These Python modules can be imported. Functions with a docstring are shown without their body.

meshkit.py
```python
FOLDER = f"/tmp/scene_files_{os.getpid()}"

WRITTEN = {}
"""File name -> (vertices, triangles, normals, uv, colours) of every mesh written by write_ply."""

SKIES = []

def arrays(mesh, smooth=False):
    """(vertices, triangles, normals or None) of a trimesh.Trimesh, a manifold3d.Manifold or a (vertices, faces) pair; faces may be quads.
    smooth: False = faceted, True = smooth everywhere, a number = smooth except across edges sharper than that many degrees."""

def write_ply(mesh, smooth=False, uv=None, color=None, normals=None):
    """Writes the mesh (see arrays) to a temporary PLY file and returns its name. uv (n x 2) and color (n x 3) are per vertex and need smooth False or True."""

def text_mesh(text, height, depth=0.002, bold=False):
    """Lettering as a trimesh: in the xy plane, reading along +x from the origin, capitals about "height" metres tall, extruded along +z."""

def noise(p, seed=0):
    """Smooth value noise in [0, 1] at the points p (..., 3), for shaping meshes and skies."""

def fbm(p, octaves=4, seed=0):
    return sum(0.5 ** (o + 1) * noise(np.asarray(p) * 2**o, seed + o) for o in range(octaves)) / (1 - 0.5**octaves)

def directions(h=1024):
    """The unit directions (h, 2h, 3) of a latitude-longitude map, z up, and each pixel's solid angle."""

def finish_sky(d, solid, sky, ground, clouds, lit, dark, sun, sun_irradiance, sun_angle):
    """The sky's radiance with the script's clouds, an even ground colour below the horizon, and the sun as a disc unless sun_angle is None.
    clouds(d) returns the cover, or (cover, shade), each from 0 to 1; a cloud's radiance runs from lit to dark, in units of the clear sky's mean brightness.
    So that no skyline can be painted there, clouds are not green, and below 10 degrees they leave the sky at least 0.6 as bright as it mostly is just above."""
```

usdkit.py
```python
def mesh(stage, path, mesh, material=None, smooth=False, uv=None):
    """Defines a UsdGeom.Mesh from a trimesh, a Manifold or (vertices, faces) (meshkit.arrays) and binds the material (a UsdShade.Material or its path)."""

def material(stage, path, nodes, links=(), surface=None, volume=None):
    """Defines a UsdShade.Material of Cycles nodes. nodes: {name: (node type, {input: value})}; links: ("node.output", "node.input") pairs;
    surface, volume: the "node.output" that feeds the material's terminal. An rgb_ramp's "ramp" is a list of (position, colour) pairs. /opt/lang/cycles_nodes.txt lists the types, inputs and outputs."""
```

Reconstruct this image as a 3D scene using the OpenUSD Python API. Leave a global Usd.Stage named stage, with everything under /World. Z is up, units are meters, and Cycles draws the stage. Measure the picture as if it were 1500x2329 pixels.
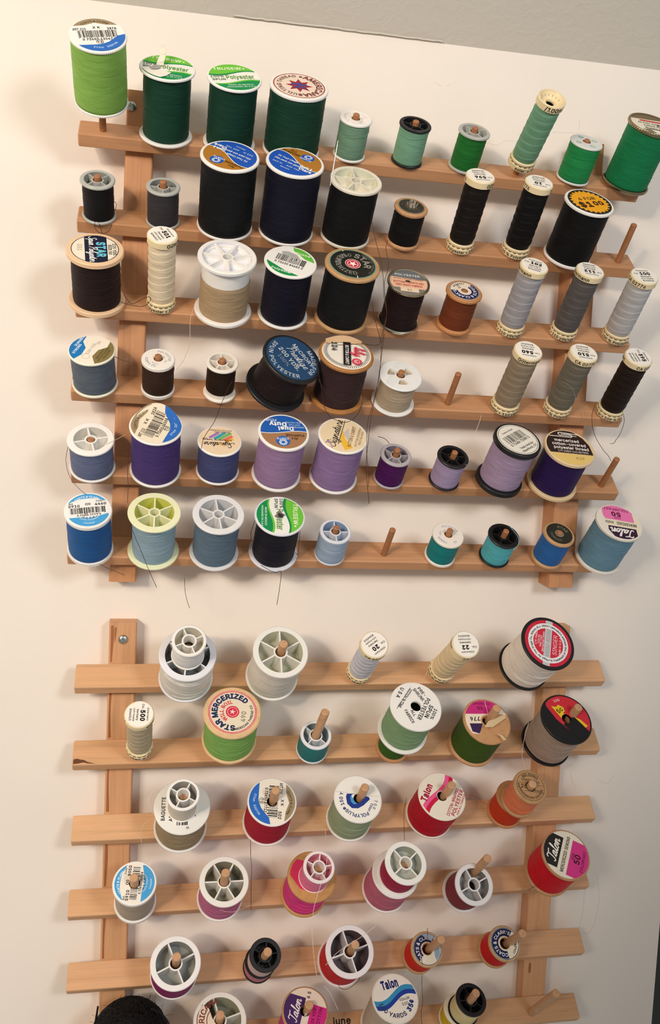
import math, random, glob
import numpy as np, trimesh, usdkit
from pxr import Usd, UsdGeom, UsdLux, UsdShade, Gf, Sdf
from shapely.geometry import Polygon, Point, LineString, MultiPolygon, box as sbox
from shapely.ops import unary_union
from shapely import affinity
import manifold3d as m3

random.seed(7)
rng = np.random.default_rng(7)
stage = Usd.Stage.CreateInMemory()
UsdGeom.SetStageUpAxis(stage, UsdGeom.Tokens.z)
UsdGeom.SetStageMetersPerUnit(stage, 1.0)
world = UsdGeom.Xform.Define(stage, '/World')
stage.SetDefaultPrim(world.GetPrim())
UsdGeom.Scope.Define(stage, '/World/Looks')

# ---------------------------------------------------------------- camera, lamps, exposure
EXPOSURE = 0.12
CAM = np.array([-0.14844451, -0.66571706, -0.19512216])
CAM_R = np.array([[0.98140664, -0.18551794, 0.04923524],      # rows: image right, image down, view direction
                  [0.03313728, -0.08889714, -0.99548944],
                  [0.18905802, 0.97861146, -0.08109669]])
FPX, CY = 2034.13, -59.13
cam = UsdGeom.Camera.Define(stage, '/World/Camera')
M = Gf.Matrix4d(1.0)
for i, (row, s) in enumerate(((0, 1), (1, -1), (2, -1))):
    v = CAM_R[row] * s
    M.SetRow(i, Gf.Vec4d(*map(float, v), 0.0))
M.SetRow(3, Gf.Vec4d(*map(float, CAM), 1.0))
cam.AddTransformOp().Set(M)
cam.CreateHorizontalApertureAttr(36.0)
cam.CreateVerticalApertureAttr(36.0 * 2329 / 1500)
cam.CreateFocalLengthAttr(36.0 * FPX / 1500)
cam.CreateVerticalApertureOffsetAttr(36.0 * CY / 1500)
cam.CreateClippingRangeAttr(Gf.Vec2f(0.01, 100))
cam.GetPrim().CreateAttribute('exposure', Sdf.ValueTypeNames.Float).Set(EXPOSURE)


def aim(prim, pos, target):
    z = np.array(pos, float) - np.array(target, float)
    z /= np.linalg.norm(z)
    x = np.cross([0, 0, 1.0], z); x /= np.linalg.norm(x)
    y = np.cross(z, x)
    m = Gf.Matrix4d(1.0)
    for i, v in enumerate((x, y, z, pos)):
        m.SetRow(i, Gf.Vec4d(*map(float, v), 1.0 if i == 3 else 0.0))
    UsdGeom.Xformable(prim).AddTransformOp().Set(m)


def sphere_lamp(name, pos, radius, color, intensity, target=None, cone=None, soft=0.0):
    l = UsdLux.SphereLight.Define(stage, '/World/' + name)
    l.CreateRadiusAttr(radius); l.CreateColorAttr(Gf.Vec3f(*color)); l.CreateIntensityAttr(intensity)
    l.CreateNormalizeAttr(True)
    if target is None:
        l.AddTranslateOp().Set(Gf.Vec3d(*pos))
    else:                                    # a reflector spot: turned to its target
        aim(l, pos, target)
        sh = UsdLux.ShapingAPI.Apply(l.GetPrim())
        sh.CreateShapingConeAngleAttr(cone); sh.CreateShapingConeSoftnessAttr(soft)


def rect_lamp(name, pos, target, w, h, color, intensity):
    l = UsdLux.RectLight.Define(stage, '/World/' + name)
    l.CreateWidthAttr(w); l.CreateHeightAttr(h); l.CreateColorAttr(Gf.Vec3f(*color)); l.CreateIntensityAttr(intensity)
    l.CreateNormalizeAttr(True)
    aim(l, pos, target)


KEY = 6.2
sphere_lamp('spot_lamp', (-0.77, -1.26, 0.145), 0.05, (1.0, 0.80, 0.62), KEY, (-0.95, 0.02, 0.12), 52.0, 0.26)
sphere_lamp('soft_spot_lamp', (-1.0, -1.2, 0.20), 0.20, (1.0, 0.88, 0.76), 11.5, (-0.95, 0.02, 0.10), 49.0, 0.30)
sphere_lamp('cool_spot_lamp', (0.50, -1.30, 0.25), 0.16, (0.92, 0.95, 1.0), 7.4, (-0.22, 0.02, 0.08), 35.0, 0.5)
dome = UsdLux.DomeLight.Define(stage, '/World/room_ambient')
dome.CreateColorAttr(Gf.Vec3f(1.0, 0.98, 0.96)); dome.CreateIntensityAttr(0.078)


# ---------------------------------------------------------------- materials
def lin(c):
    if isinstance(c, str):
        c = [int(c[i:i + 2], 16) for i in (0, 2, 4)]
    c = np.array(c, float) / 255
    return np.where(c <= 0.04045, c / 12.92, ((c + 0.055) / 1.055) ** 2.4)


_mats = {}


def mat(kind, color, **kw):
    key = (kind, str(color), str(sorted(kw.items())))
    if key in _mats:
        return _mats[key]
    c = lin(color)
    path = '/World/Looks/%s_%03d' % (kind, len(_mats))
    N = {'p': ('principled_bsdf', {'base_color': c, 'roughness': 0.5})}
    L = []
    if kind == 'thread':
        c = c * (0.7 if c.max() < 0.03 else 1.0)
        N['p'][1].update(roughness=0.6, specular_ior_level=0.18, sheen_weight=0.03, sheen_roughness=0.4)
        N['p'][1].pop('base_color')
        N.update({'tc': ('texture_coordinate', {}), 'mp': ('mapping', {'scale': (90, 90, 2300)}),
                  'n': ('noise_texture', {'scale': 1.0, 'detail': 2.0}),
                  'mp2': ('mapping', {'scale': (60, 60, 330)}), 'n2': ('noise_texture', {'scale': 1.0, 'detail': 2.0}),
                  'r': ('rgb_ramp', {'ramp': [(0.25, c * 0.68), (0.55, c), (0.8, np.minimum(c * 1.25 + 0.012, 1))]}),
                  'mx': ('mix_float', {'fac': 0.35}),
                  'b': ('bump', {'strength': 0.5, 'distance': 0.0004})})
        L += [('tc.object', 'mp.vector'), ('mp.vector', 'n.vector'), ('tc.object', 'mp2.vector'), ('mp2.vector', 'n2.vector'),
              ('n.fac', 'mx.a'), ('n2.fac', 'mx.b'), ('mx.result', 'r.fac'), ('r.color', 'p.base_color'), ('n.fac', 'b.height'), ('b.normal', 'p.normal')]
    elif kind == 'wood':                     # kw axis: which local axis the grain runs along; dark: streak strength
        ax = kw.get('axis', 0)
        sc = [190, 190, 190]; sc[ax] = 260 if kw.get('plain') else 9
        sc2 = [900, 900, 900]; sc2[ax] = 900 if kw.get('plain') else 30
        N['p'][1].update(roughness=0.48, specular_ior_level=0.35)
        N['p'][1].pop('base_color')
        N.update({'tc': ('geometry', {}) if kw.get('world') else ('texture_coordinate', {}), 'mp': ('mapping', {'scale': sc, 'location': (kw.get('seed', 0) * 3.7, kw.get('seed', 0) * 1.3, 0)}),
                  'n': ('noise_texture', {'scale': 1.0, 'detail': 3.0, 'distortion': 0.6}),
                  'mp2': ('mapping', {'scale': sc2}), 'n2': ('noise_texture', {'scale': 1.0, 'detail': 2.0}),
                  'mx': ('mix_float', {'fac': 0.4}),
                  'r': ('rgb_ramp', {'ramp': [(0.25, c * 0.72), (0.45, c * 0.95), (0.6, c * 1.03), (0.8, np.minimum(c * 1.12, 1))]}),
                  'b': ('bump', {'strength': 0.15, 'distance': 0.0003})})
        o = 'tc.position' if kw.get('world') else 'tc.object'
        L += [(o, 'mp.vector'), ('mp.vector', 'n.vector'), (o, 'mp2.vector'), ('mp2.vector', 'n2.vector'), ('n.fac', 'mx.a'), ('n2.fac', 'mx.b'),
              ('mx.result', 'r.fac'), ('r.color', 'p.base_color'), ('n2.fac', 'b.height'), ('b.normal', 'p.normal')]
    elif kind == 'plastic':
        N['p'][1].update(roughness=0.42, specular_ior_level=0.4)
    elif kind == 'clear':
        N['p'][1].update(roughness=0.35, transmission_weight=0.12, ior=1.4)
    elif kind == 'paper':
        N['p'][1].update(roughness=0.6, specular_ior_level=0.25)
    elif kind == 'print':
        N['p'][1].update(roughness=0.6, specular_ior_level=0.2)
    elif kind == 'metal':
        N['p'][1].update(roughness=0.3, metallic=1.0)
    elif kind == 'wall':
        N['p'][1].update(roughness=0.75, specular_ior_level=0.2)
        N['p'][1].pop('base_color')
        N.update({'g': ('geometry', {}), 'n': ('noise_texture', {'scale': 260.0, 'detail': 3.0}), 'n2': ('noise_texture', {'scale': 9.0, 'detail': 4.0}),
                  'r': ('rgb_ramp', {'ramp': [(0.3, c * 0.965), (0.6, c)]}), 'b': ('bump', {'strength': 0.10, 'distance': 0.0006})})
        L += [('g.position', 'n.vector'), ('g.position', 'n2.vector'), ('n2.fac', 'r.fac'), ('r.color', 'p.base_color'), ('n.fac', 'b.height'), ('b.normal', 'p.normal')]
    elif kind == 'ceiling':
        N['p'][1].update(roughness=0.8, specular_ior_level=0.2)
        N.update({'g': ('geometry', {}), 'mp': ('mapping', {'scale': (70, 110, 70), 'rotation': (0, 0, 0.5)}), 'n': ('noise_texture', {'scale': 1.0, 'detail': 3.0, 'distortion': 1.6}),
                  'r': ('map_range', {'range_type': 'smoothstep', 'from_min': 0.42, 'from_max': 0.62, 'to_min': 0.0, 'to_max': 1.0, 'clamp': True}),
                  'b': ('bump', {'strength': 0.12, 'distance': 0.0010})})
        L += [('g.position', 'mp.vector'), ('mp.vector', 'n.vector'), ('n.fac', 'r.value'), ('r.result', 'b.height'), ('b.normal', 'p.normal')]
    _mats[key] = usdkit.material(stage, path, N, L, surface='p.BSDF')
    return _mats[key]


# ---------------------------------------------------------------- prims
_used = set()


def numbered(parent, name):
    p = parent + '/' + name; i = 0
    while p in _used:
        i += 1; p = '%s/%s_%03d' % (parent, name, i)
    _used.add(p)
    return p


def tag(prim, label=None, category=None, group=None, kind=None):
    for k, v in (('label', label), ('category', category), ('group', group), ('kind', kind)):
        if v:
            prim.SetCustomDataByKey(k, v)


def thing(name, label, category, group=None, matrix=None):
    x = UsdGeom.Xform.Define(stage, numbered('/World', name))
    if matrix is not None:
        x.AddTransformOp().Set(matrix)
    tag(x.GetPrim(), label, category, group)
    return x.GetPrim()


def obj(name, mesh, material, parent=None, smooth=False, label=None):
    p = numbered(str(parent.GetPath()) if parent is not None else '/World', name)
    m = usdkit.mesh(stage, p, mesh, material, smooth=smooth)
    if label:
        tag(m.GetPrim(), label)
    return m.GetPrim()


def cat(ms):
    return trimesh.util.concatenate(ms)


def lathe(prof, n=64, closed=True, knurl=0, depth=0.0, rmin=0.0):
    """prof: closed polygon of (r, z). knurl: number of teeth cut into the points whose r exceeds rmin."""
    prof = np.array(prof, float); k = len(prof)
    if knurl:
        n = knurl * 2
    th = np.linspace(0, 2 * np.pi, n, endpoint=False)
    r = np.repeat(prof[None, :, 0], n, 0); z = np.repeat(prof[None, :, 1], n, 0)
    if knurl:
        r = r - depth * (r > rmin) * (np.arange(n) % 2)[:, None]
    V = np.stack([r * np.cos(th)[:, None], r * np.sin(th)[:, None], z], -1).reshape(-1, 3)
    F = []
    a = np.arange(n); b = (a + 1) % n
    for j in range(k if closed else k - 1):
        j2 = (j + 1) % k
        q = np.stack([a * k + j, b * k + j, b * k + j2, a * k + j2], 1)
        F.append(q[:, [0, 1, 2]]); F.append(q[:, [0, 2, 3]])
    m = trimesh.Trimesh(V, np.vstack(F), process=False)
    if closed and m.volume < 0:
        m.invert()
    return m


def rbox(x0, x1, y0, y1, z0, z1):
    return trimesh.creation.box(bounds=[(x0, y0, z0), (x1, y1, z1)])


def catmull(P, n=8):
    P = np.array(P, float)
    if len(P) < 3:
        return P
    Q = np.vstack([2 * P[0] - P[1], P, 2 * P[-1] - P[-2]])
    out = []
    for i in range(1, len(Q) - 2):
        for t in np.linspace(0, 1, n, endpoint=False):
            a, b, c, d = Q[i - 1:i + 3]
            out.append(0.5 * ((2 * b) + (c - a) * t + (2 * a - 5 * b + 4 * c - d) * t * t + (3 * b - a - 3 * c + d) * t ** 3))
    out.append(P[-1])
    return np.array(out)


def tube(P, r, n=6):
    P = np.array(P, float)
    T = np.gradient(P, axis=0); T /= np.linalg.norm(T, axis=1)[:, None] + 1e-12
    up = np.array([0.31, 0.52, 0.8])
    A = np.cross(T, up); A /= np.linalg.norm(A, axis=1)[:, None] + 1e-12
    B = np.cross(T, A)
    th = np.linspace(0, 2 * np.pi, n, endpoint=False)
    V = (P[:, None] + r * (np.cos(th)[None, :, None] * A[:, None] + np.sin(th)[None, :, None] * B[:, None])).reshape(-1, 3)
    F = []
    for i in range(len(P) - 1):
        for j in range(n):
            a, b = i * n + j, i * n + (j + 1) % n
            F += [(a, b, b + n), (a, b + n, a + n)]
    for base, s in ((0, 1), ((len(P) - 1) * n, -1)):
        for j in range(1, n - 1):
            F.append((base, base + j + 1, base + j)[::s])
    m = trimesh.Trimesh(V, F, process=False)
    if m.volume < 0:
        m.invert()
    return m


# ---------------------------------------------------------------- lettering
_fonts = {}
_glyphs = {}
FONT = glob.glob('/opt/blender-*/*/datafiles/fonts/Inter.woff2')[0]


def glyph(ch, bold):
    """(vertices 2D, faces, advance) of one character, capitals 1 unit tall."""
    key = (ch, bold)
    if key in _glyphs:
        return _glyphs[key]
    from PIL import Image, ImageDraw, ImageFont
    if 'f' not in _fonts:
        _fonts['f'] = ImageFont.truetype(FONT, 96)
    f = _fonts['f']
    sw = {0: 0, 1: 3, 2: 6}[int(bold)]
    adv = (f.getlength(ch) + sw * 1.3) / 70.0
    x0, y0, x1, y1 = f.getbbox(ch, anchor='ls', stroke_width=sw)
    im = Image.new('L', (int(x1 - x0 + 8), int(y1 - y0 + 8)))
    ImageDraw.Draw(im).text((4 - x0, 4 - y0), ch, 255, font=f, anchor='ls', stroke_width=sw)
    on = np.pad(np.asarray(im) > 127, ((0, 0), (1, 1))).astype(np.int8)
    rows, st = np.nonzero(np.diff(on, axis=1) == 1)
    en = np.nonzero(np.diff(on, axis=1) == -1)[1]
    if len(rows) == 0:
        _glyphs[key] = (np.zeros((0, 2)), np.zeros((0, 3), int), adv)
        return _glyphs[key]
    shp = unary_union([sbox(s, -r - 1, e, -r) for r, s, e in zip(rows, st, en)]).buffer(0.6).buffer(-0.6).simplify(1.3)
    V, F = tri(affinity.affine_transform(shp, [1 / 70, 0, 0, 1 / 70, -(4 - x0) / 70, (4 - y0) / 70]))
    _glyphs[key] = (V, F, adv)
    return _glyphs[key]


def tri(shape):
    V, F, o = [], [], 0
    for g in getattr(shape, 'geoms', [shape]):
        if g.is_empty or g.geom_type != 'Polygon' or g.area < 1e-9:
            continue
        v, f = trimesh.creation.triangulate_polygon(g, engine='earcut')
        v, f = np.asarray(v), np.asarray(f)
        a = np.cross(v[f[:, 1]] - v[f[:, 0]], v[f[:, 2]] - v[f[:, 0]])
        f = np.where((a < 0)[:, None], f[:, ::-1], f)
        V.append(v); F.append(f + o); o += len(v)
    if not V:
        return np.zeros((0, 2)), np.zeros((0, 3), int)
    return np.vstack(V), np.vstack(F)


# single-stroke cursive letters: strokes in em units, x-height 0.5
CUR = {
 'a': (.56, [[(0, .05), (.1, .25), (.3, .49), (.42, .42), (.3, .5), (.13, .4), (.08, .16), (.18, .02), (.32, .14), (.42, .45), (.40, .12), (.47, .0), (.58, .1)]]),
 'o': (.5, [[(0, .05), (.08, .2), (.25, .49), (.11, .38), (.08, .14), (.2, .0), (.35, .12), (.36, .36), (.25, .49), (.38, .42), (.52, .44)]]),
 'n': (.54, [[(0, .1), (.07, .4), (.12, .49), (.12, .0)], [(.12, .02), (.17, .3), (.3, .49), (.38, .36), (.37, .1), (.44, 0), (.56, .12)]]),
 'u': (.54, [[(0, .1), (.1, .48), (.1, .14), (.18, .0), (.3, .12), (.38, .48), (.38, .12), (.46, 0), (.56, .1)]]),
 'i': (.26, [[(0, .1), (.12, .48), (.11, .12), (.18, .0), (.28, .1)], [(.15, .68), (.17, .72)]]),
 't': (.28, [[(0, .1), (.14, .85), (.1, .15), (.18, 0), (.3, .1)], [(-.03, .55), (.32, .58)]]),
 'r': (.42, [[(0, .1), (.1, .5), (.16, .55), (.2, .43), (.33, .44), (.3, .1), (.35, 0), (.46, .1)]]),
 'e': (.38, [[(0, .1), (.2, .24), (.32, .4), (.22, .5), (.1, .35), (.1, .12), (.22, 0), (.4, .12)]]),
 's': (.36, [[(0, .1), (.2, .5), (.3, .25), (.22, .02), (.06, .06)], [(.22, .02), (.4, .1)]]),
 'l': (.28, [[(0, .1), (.2, .6), (.26, .95), (.18, 1.0), (.12, .7), (.12, .12), (.2, 0), (.32, .1)]]),
 'g': (.56, [[(.42, .42), (.3, .5), (.13, .4), (.08, .16), (.18, .02), (.32, .14), (.42, .48), (.38, -.2), (.25, -.42), (.1, -.3), (.25, -.08), (.6, .1)]]),
 'y': (.52, [[(0, .1), (.08, .48), (.1, .15), (.2, .0), (.32, .12), (.4, .48), (.36, -.2), (.22, -.42), (.1, -.3), (.25, -.08), (.56, .1)]]),
 'p': (.5, [[(0, .1), (.12, .5), (.08, -.4)], [(.1, .2), (.2, .45), (.36, .45), (.4, .2), (.26, 0), (.12, .06)], [(.26, 0), (.54, .1)]]),
 'T': (.56, [[(0, .85), (.1, 1.0), (.4, .92), (.78, 1.0)], [(.42, .95), (.38, .4), (.28, .05), (.12, .02), (.05, .12)]]),
 'S': (.62, [[(.62, .85), (.5, 1.0), (.3, .9), (.28, .7), (.5, .45), (.5, .15), (.25, 0), (.05, .1), (.0, .25)]]),
 'P': (.6, [[(.25, .9), (.2, .4), (.12, 0)], [(.02, .75), (.2, 1.0), (.5, .98), (.6, .75), (.45, .55), (.22, .52)]]),
 ' ': (.3, []),
}


class Art:
    """Flat print on a disc of radius R (print units: 1 = R), hole of radius h; 'rot' turns the whole design."""

    def __init__(self, R, rot=0, hole=0.0, clip=None):
        self.R, self.rot, self.items = R, math.radians(rot), []
        self.clip = clip if clip is not None else Point(0, 0).buffer(1.0, 32)
        if hole:
            self.clip = self.clip.difference(Point(0, 0).buffer(hole, 16))

    def _add(self, kind, col, V, F):
        if len(F):
            c, s = math.cos(self.rot), math.sin(self.rot)
            V = np.asarray(V, float)
            self.items.append((kind, col, np.stack([V[:, 0] * c - V[:, 1] * s, V[:, 0] * s + V[:, 1] * c], 1) * self.R, F))

    def shape(self, shp, col, kind='color_field', clip=True):
        if clip:
            shp = shp.intersection(self.clip)
        self._add(kind, col, *tri(shp.simplify(0.004)))
        return self

    def poly(self, pts, col, kind='color_field', smooth=False):
        if smooth:
            P = np.array(list(pts) + [pts[0]]); pts = catmull(P, 5)
        return self.shape(Polygon(pts).buffer(0), col, kind)

    def rect(self, x0, y0, x1, y1, col, rot=0, kind='color_field'):
        return self.shape(affinity.rotate(sbox(x0, y0, x1, y1), rot, origin=(0, 0)), col, kind)

    def ring(self, r0, r1, col, x=0, y=0, kind='printed_ring'):
        s = Point(x, y).buffer(r1, 28)
        if r0:
            s = s.difference(Point(x, y).buffer(r0, 28))
        return self.shape(s, col, kind)

    def sector(self, r0, r1, a0, a1, col, kind='color_band'):
        t = np.radians(np.linspace(a0, a1, 28))
        P = [(r1 * math.cos(a), r1 * math.sin(a)) for a in t] + [(r0 * math.cos(a), r0 * math.sin(a)) for a in t[::-1]]
        return self.shape(Polygon(P), col, kind)

    def band(self, lo, hi, col, kind='color_band'):
        x = np.linspace(-1, 1, 32)
        P = [(a, hi(a)) for a in x] + [(a, lo(a)) for a in x[::-1]]
        return self.shape(Polygon(P).buffer(0), col, kind)

    def star(self, x, y, r0, r1, n, col, a0=90, kind='printed_star'):
        P = []
        for i in range(2 * n):
            a = math.radians(a0 + 180 * i / n); r = r1 if i % 2 == 0 else r0
            P.append((x + r * math.cos(a), y + r * math.sin(a)))
        return self.shape(Polygon(P), col, kind)

    def line(self, pts, w, col, smooth=True, kind='printed_line'):
        P = catmull(pts, 5) if smooth and len(pts) > 2 else pts
        return self.shape(LineString(P).buffer(w / 2, 3), col, kind)

    def txt(self, s, x, y, h, col, rot=0, bold=1, width=None, shear=0.0, anchor='m'):
        """centred at (x, y) (baseline middle lowered by h/2); width squeezes the line to that length."""
        h = h * 0.8
        adv = [glyph(c, bold)[2] for c in s]
        w = sum(adv) * h
        sx = (width / w) if width else 1.0
        c, sn = math.cos(math.radians(rot)), math.sin(math.radians(rot))
        o = (-w / 2 if anchor == 'm' else 0) * sx
        Vs, Fs, k = [], [], 0
        for ch, a in zip(s, adv):
            V, F, _ = glyph(ch, bold)
            if len(F):
                px, py = V[:, 0] * h * sx + o + shear * V[:, 1] * h, V[:, 1] * h - h / 2
                Vs.append(np.stack([x + px * c - py * sn, y + px * sn + py * c], 1)); Fs.append(F + k); k += len(V)
            o += a * h * sx
        if Vs:
            self._add('printed_lettering', col, np.vstack(Vs), np.vstack(Fs))
        return self

    def arc(self, s, r, a, h, col, inward=False, bold=1, space=1.0):
        """text on a circle, centred at angle a (deg); letters stand outward (read clockwise) or inward."""
        h = h * 0.84
        adv = [glyph(c, bold)[2] * h * space for c in s]
        tot = sum(adv) / r
        ang = math.radians(a) + (tot / 2 if not inward else -tot / 2)
        Vs, Fs, k = [], [], 0
        for ch, ad in zip(s, adv):
            d = ad / r / 2
            ang += -d if not inward else d
            V, F, _ = glyph(ch, bold)
            if len(F):
                t = ang - math.pi / 2 if not inward else ang + math.pi / 2
                px, py = V[:, 0] * h - ad / 2 / space, V[:, 1] * h - h / 2
                Vs.append(np.stack([r * math.cos(ang) + px * math.cos(t) - py * math.sin(t), r * math.sin(ang) + px * math.sin(t) + py * math.cos(t)], 1))
                Fs.append(F + k); k += len(V)
            ang += -d if not inward else d
        if Vs:
            self._add('printed_lettering', col, np.vstack(Vs), np.vstack(Fs))
        return self

    def script(self, s, x, y, h, col, rot=0, w=0.09, shear=0.25, squeeze=1.0):
        h = h * 0.8
        tot = sum(CUR[c][0] for c in s); o = -tot / 2
        ls = []
        for ch in s:
            a, st = CUR[ch]
            for q in st:
                P = catmull(q, 5) if len(q) > 2 else np.array(q, float)
                P = np.stack([(P[:, 0] + o + shear * P[:, 1]) * h * squeeze, (P[:, 1] - 0.35) * h], 1)
                ls.append(LineString(P).buffer(w * h / 2, 2))
            o += a
        g = affinity.translate(affinity.rotate(unary_union(ls).simplify(0.004), rot, origin=(0, 0)), x, y)
        self._add('printed_lettering', col, *tri(g))
        return self

    def bars(self, x, y, w, h, seed, col='1c1a1c', rot=0):
        r = random.Random(seed); o = 0; g = []
        while o < w:
            a = r.choice((.012, .02, .02, .032, .045)); g.append(sbox(x - w / 2 + o, y - h / 2 - (0.04 if r.random() < .12 else 0), min(x - w / 2 + o + a, x + w / 2), y + h / 2))
            o += a + r.choice((.016, .02, .03, .04))
        return self.shape(affinity.rotate(unary_union(g), rot, origin=(0, 0)), col, 'barcode')

    def build(self, parent, z, sub=None):
        groups = {}
        for i, (kind, col, V, F) in enumerate(self.items):
            key = (kind, col)
            groups.setdefault(key, []).append((i, V, F))
        for (kind, col), L in groups.items():
            Vs, Fs, k = [], [], 0
            for i, V, F in L:
                Vs.append(np.column_stack([V, np.full(len(V), z + 1.5e-5 * (i + 1))])); Fs.append(F + k); k += len(V)
            obj(kind, trimesh.Trimesh(np.vstack(Vs), np.vstack(Fs), process=False), mat('print', col), parent)

# ---------------------------------------------------------------- the setting
YW = 0.0218
wallm = mat('wall', 'f2e9dd')
wall = obj('wall_back', cat([rbox(-1.6, 0.3012, YW, YW + 0.11, -1.7, 0.10)]), wallm)
tag(wall, 'warm white painted wall behind the two thread racks', None, None, 'structure')
_sc = mat('print', 'b6a898')
for P in ([(205.2, -487.6), (207, -496), (211.8, -505.3)], [(225.5, -576.5), (226.6, -600), (226.4, -618), (224, -631)],
          [(238, -585), (241, -610), (236, -633), (228, -636)], [(232, -498), (240, -501), (246, -495)],
          [(97, 22), (104, 21), (110, 24.5), (118.7, 26)], [(149.5, 35.9), (160, 36.5), (177.5, 37.8)], [(172, 40), (172.4, 47)],
          [(51, 62.5), (53, 62), (56, 60.5)], [(60, 61), (63, 62.5)], [(-205, -5), (-190, -5.5)], [(180, -505), (179, -520)]):
    Q = catmull([(x / 1e3, YW - 0.00003, z / 1e3) for x, z in P], 6)
    obj('scuff_mark', tube(Q, 0.00007, 4), _sc, wall)


def ceil_z(x):
    return 0.0917 + 0.0085 * x


dirc = np.array([0, -math.cos(math.radians(38)), math.sin(math.radians(38))])
nrm = np.array([0, math.sin(math.radians(38)), math.cos(math.radians(38))])
c0 = [np.array([x, YW + 0.0, ceil_z(x)]) for x in (-1.7, 1.7)]
cv = [p + dirc * t + nrm * h for p in c0 for t in (-0.12, 2.8) for h in (0, 0.05)]
ceiling = obj('ceiling', trimesh.convex.convex_hull(np.array(cv)), mat('ceiling', 'd8d2c6'))
tag(ceiling, 'textured off-white sloping ceiling meeting the wall above the rack', None, None, 'structure')
for x0, x1, n in ((-0.105, 0.055, 40),):
    xs = np.linspace(x0, x1, n)
    P = [np.array([x, YW - 0.0009, ceil_z(x) - 0.0001]) + dirc * (0.0010 + 0.0007 * rng.random()) for k, x in enumerate(xs)]
    obj('plaster_ridge', tube(P, 0.0006, 6), mat('ceiling', 'd8d2c6'), ceiling, smooth=True)
far = obj('wall_far', rbox(0.15, 2.2, 0.55, 0.60, -2.2, 0.9), mat('wall', '4a4f4c'))
tag(far, 'dark grey wall of the passage beyond the wall corner', None, None, 'structure')

# ---------------------------------------------------------------- thread racks
W_S, A_S, B_S = 0.42, 0.0196, 0.0095
RACK = {0: dict(th=0.74597, z0=0.0, s=0.058458, x=0.0, y=0.0, rot=0.0),
        1: dict(th=0.76997, z0=-0.389183, s=0.058278, x=0.006558, y=0.007955, rot=0.004198)}
XJ = {(0, 1): 0.0008, (0, 2): 0.0012, (0, 3): -0.0004, (0, 4): 0.0012, (1, 2): 0.0006, (1, 3): -0.0004}


def frame(r, k):
    R = RACK[r]; th = R['th']
    e = np.array([0, -math.cos(th), -math.sin(th)]); d = np.array([0, -math.sin(th), math.cos(th)])
    return np.array([R['x'], R['y'], R['z0'] - k * R['s']]), np.array([1, 0, R['rot']]), e, d


def slat_mesh(r, k, grow=0.0, ends=0.0):
    B, X, e, d = frame(r, k)
    B = B + X * XJ.get((r, k), 0)
    f = 0.0012 if not grow else 0.00005
    sec = sbox(0, -B_S, A_S, 0)
    pts = []
    for (cx, cy), f2, a0 in (((A_S, 0), f, 0), ((0, 0), f * .5, 90), ((0, -B_S), 0.0002, 180), ((A_S, -B_S), f * .8, 270)):
        sx, sy = (-1 if cx > 0 else 1), (-1 if cy == 0 else 1)
        for t in np.radians(np.linspace(a0, a0 + 90, 6)):
            pts.append((cx + sx * f2 + f2 * math.cos(t), cy + sy * f2 + f2 * math.sin(t)))
    pts = np.array(pts); ctr = np.array([A_S / 2, -B_S / 2])
    V = []
    for u, sh in ((-W_S / 2, 1), (-W_S / 2 + 0.0007, 0), (W_S / 2 - 0.0007, 0), (W_S / 2, 1)):
        for v, w in ctr + (pts - ctr) * (1 - sh * np.array([0.07, 0.14])):
            V.append(B + X * u + e * v + d * w)
    return trimesh.convex.convex_hull(np.array(V))


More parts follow.
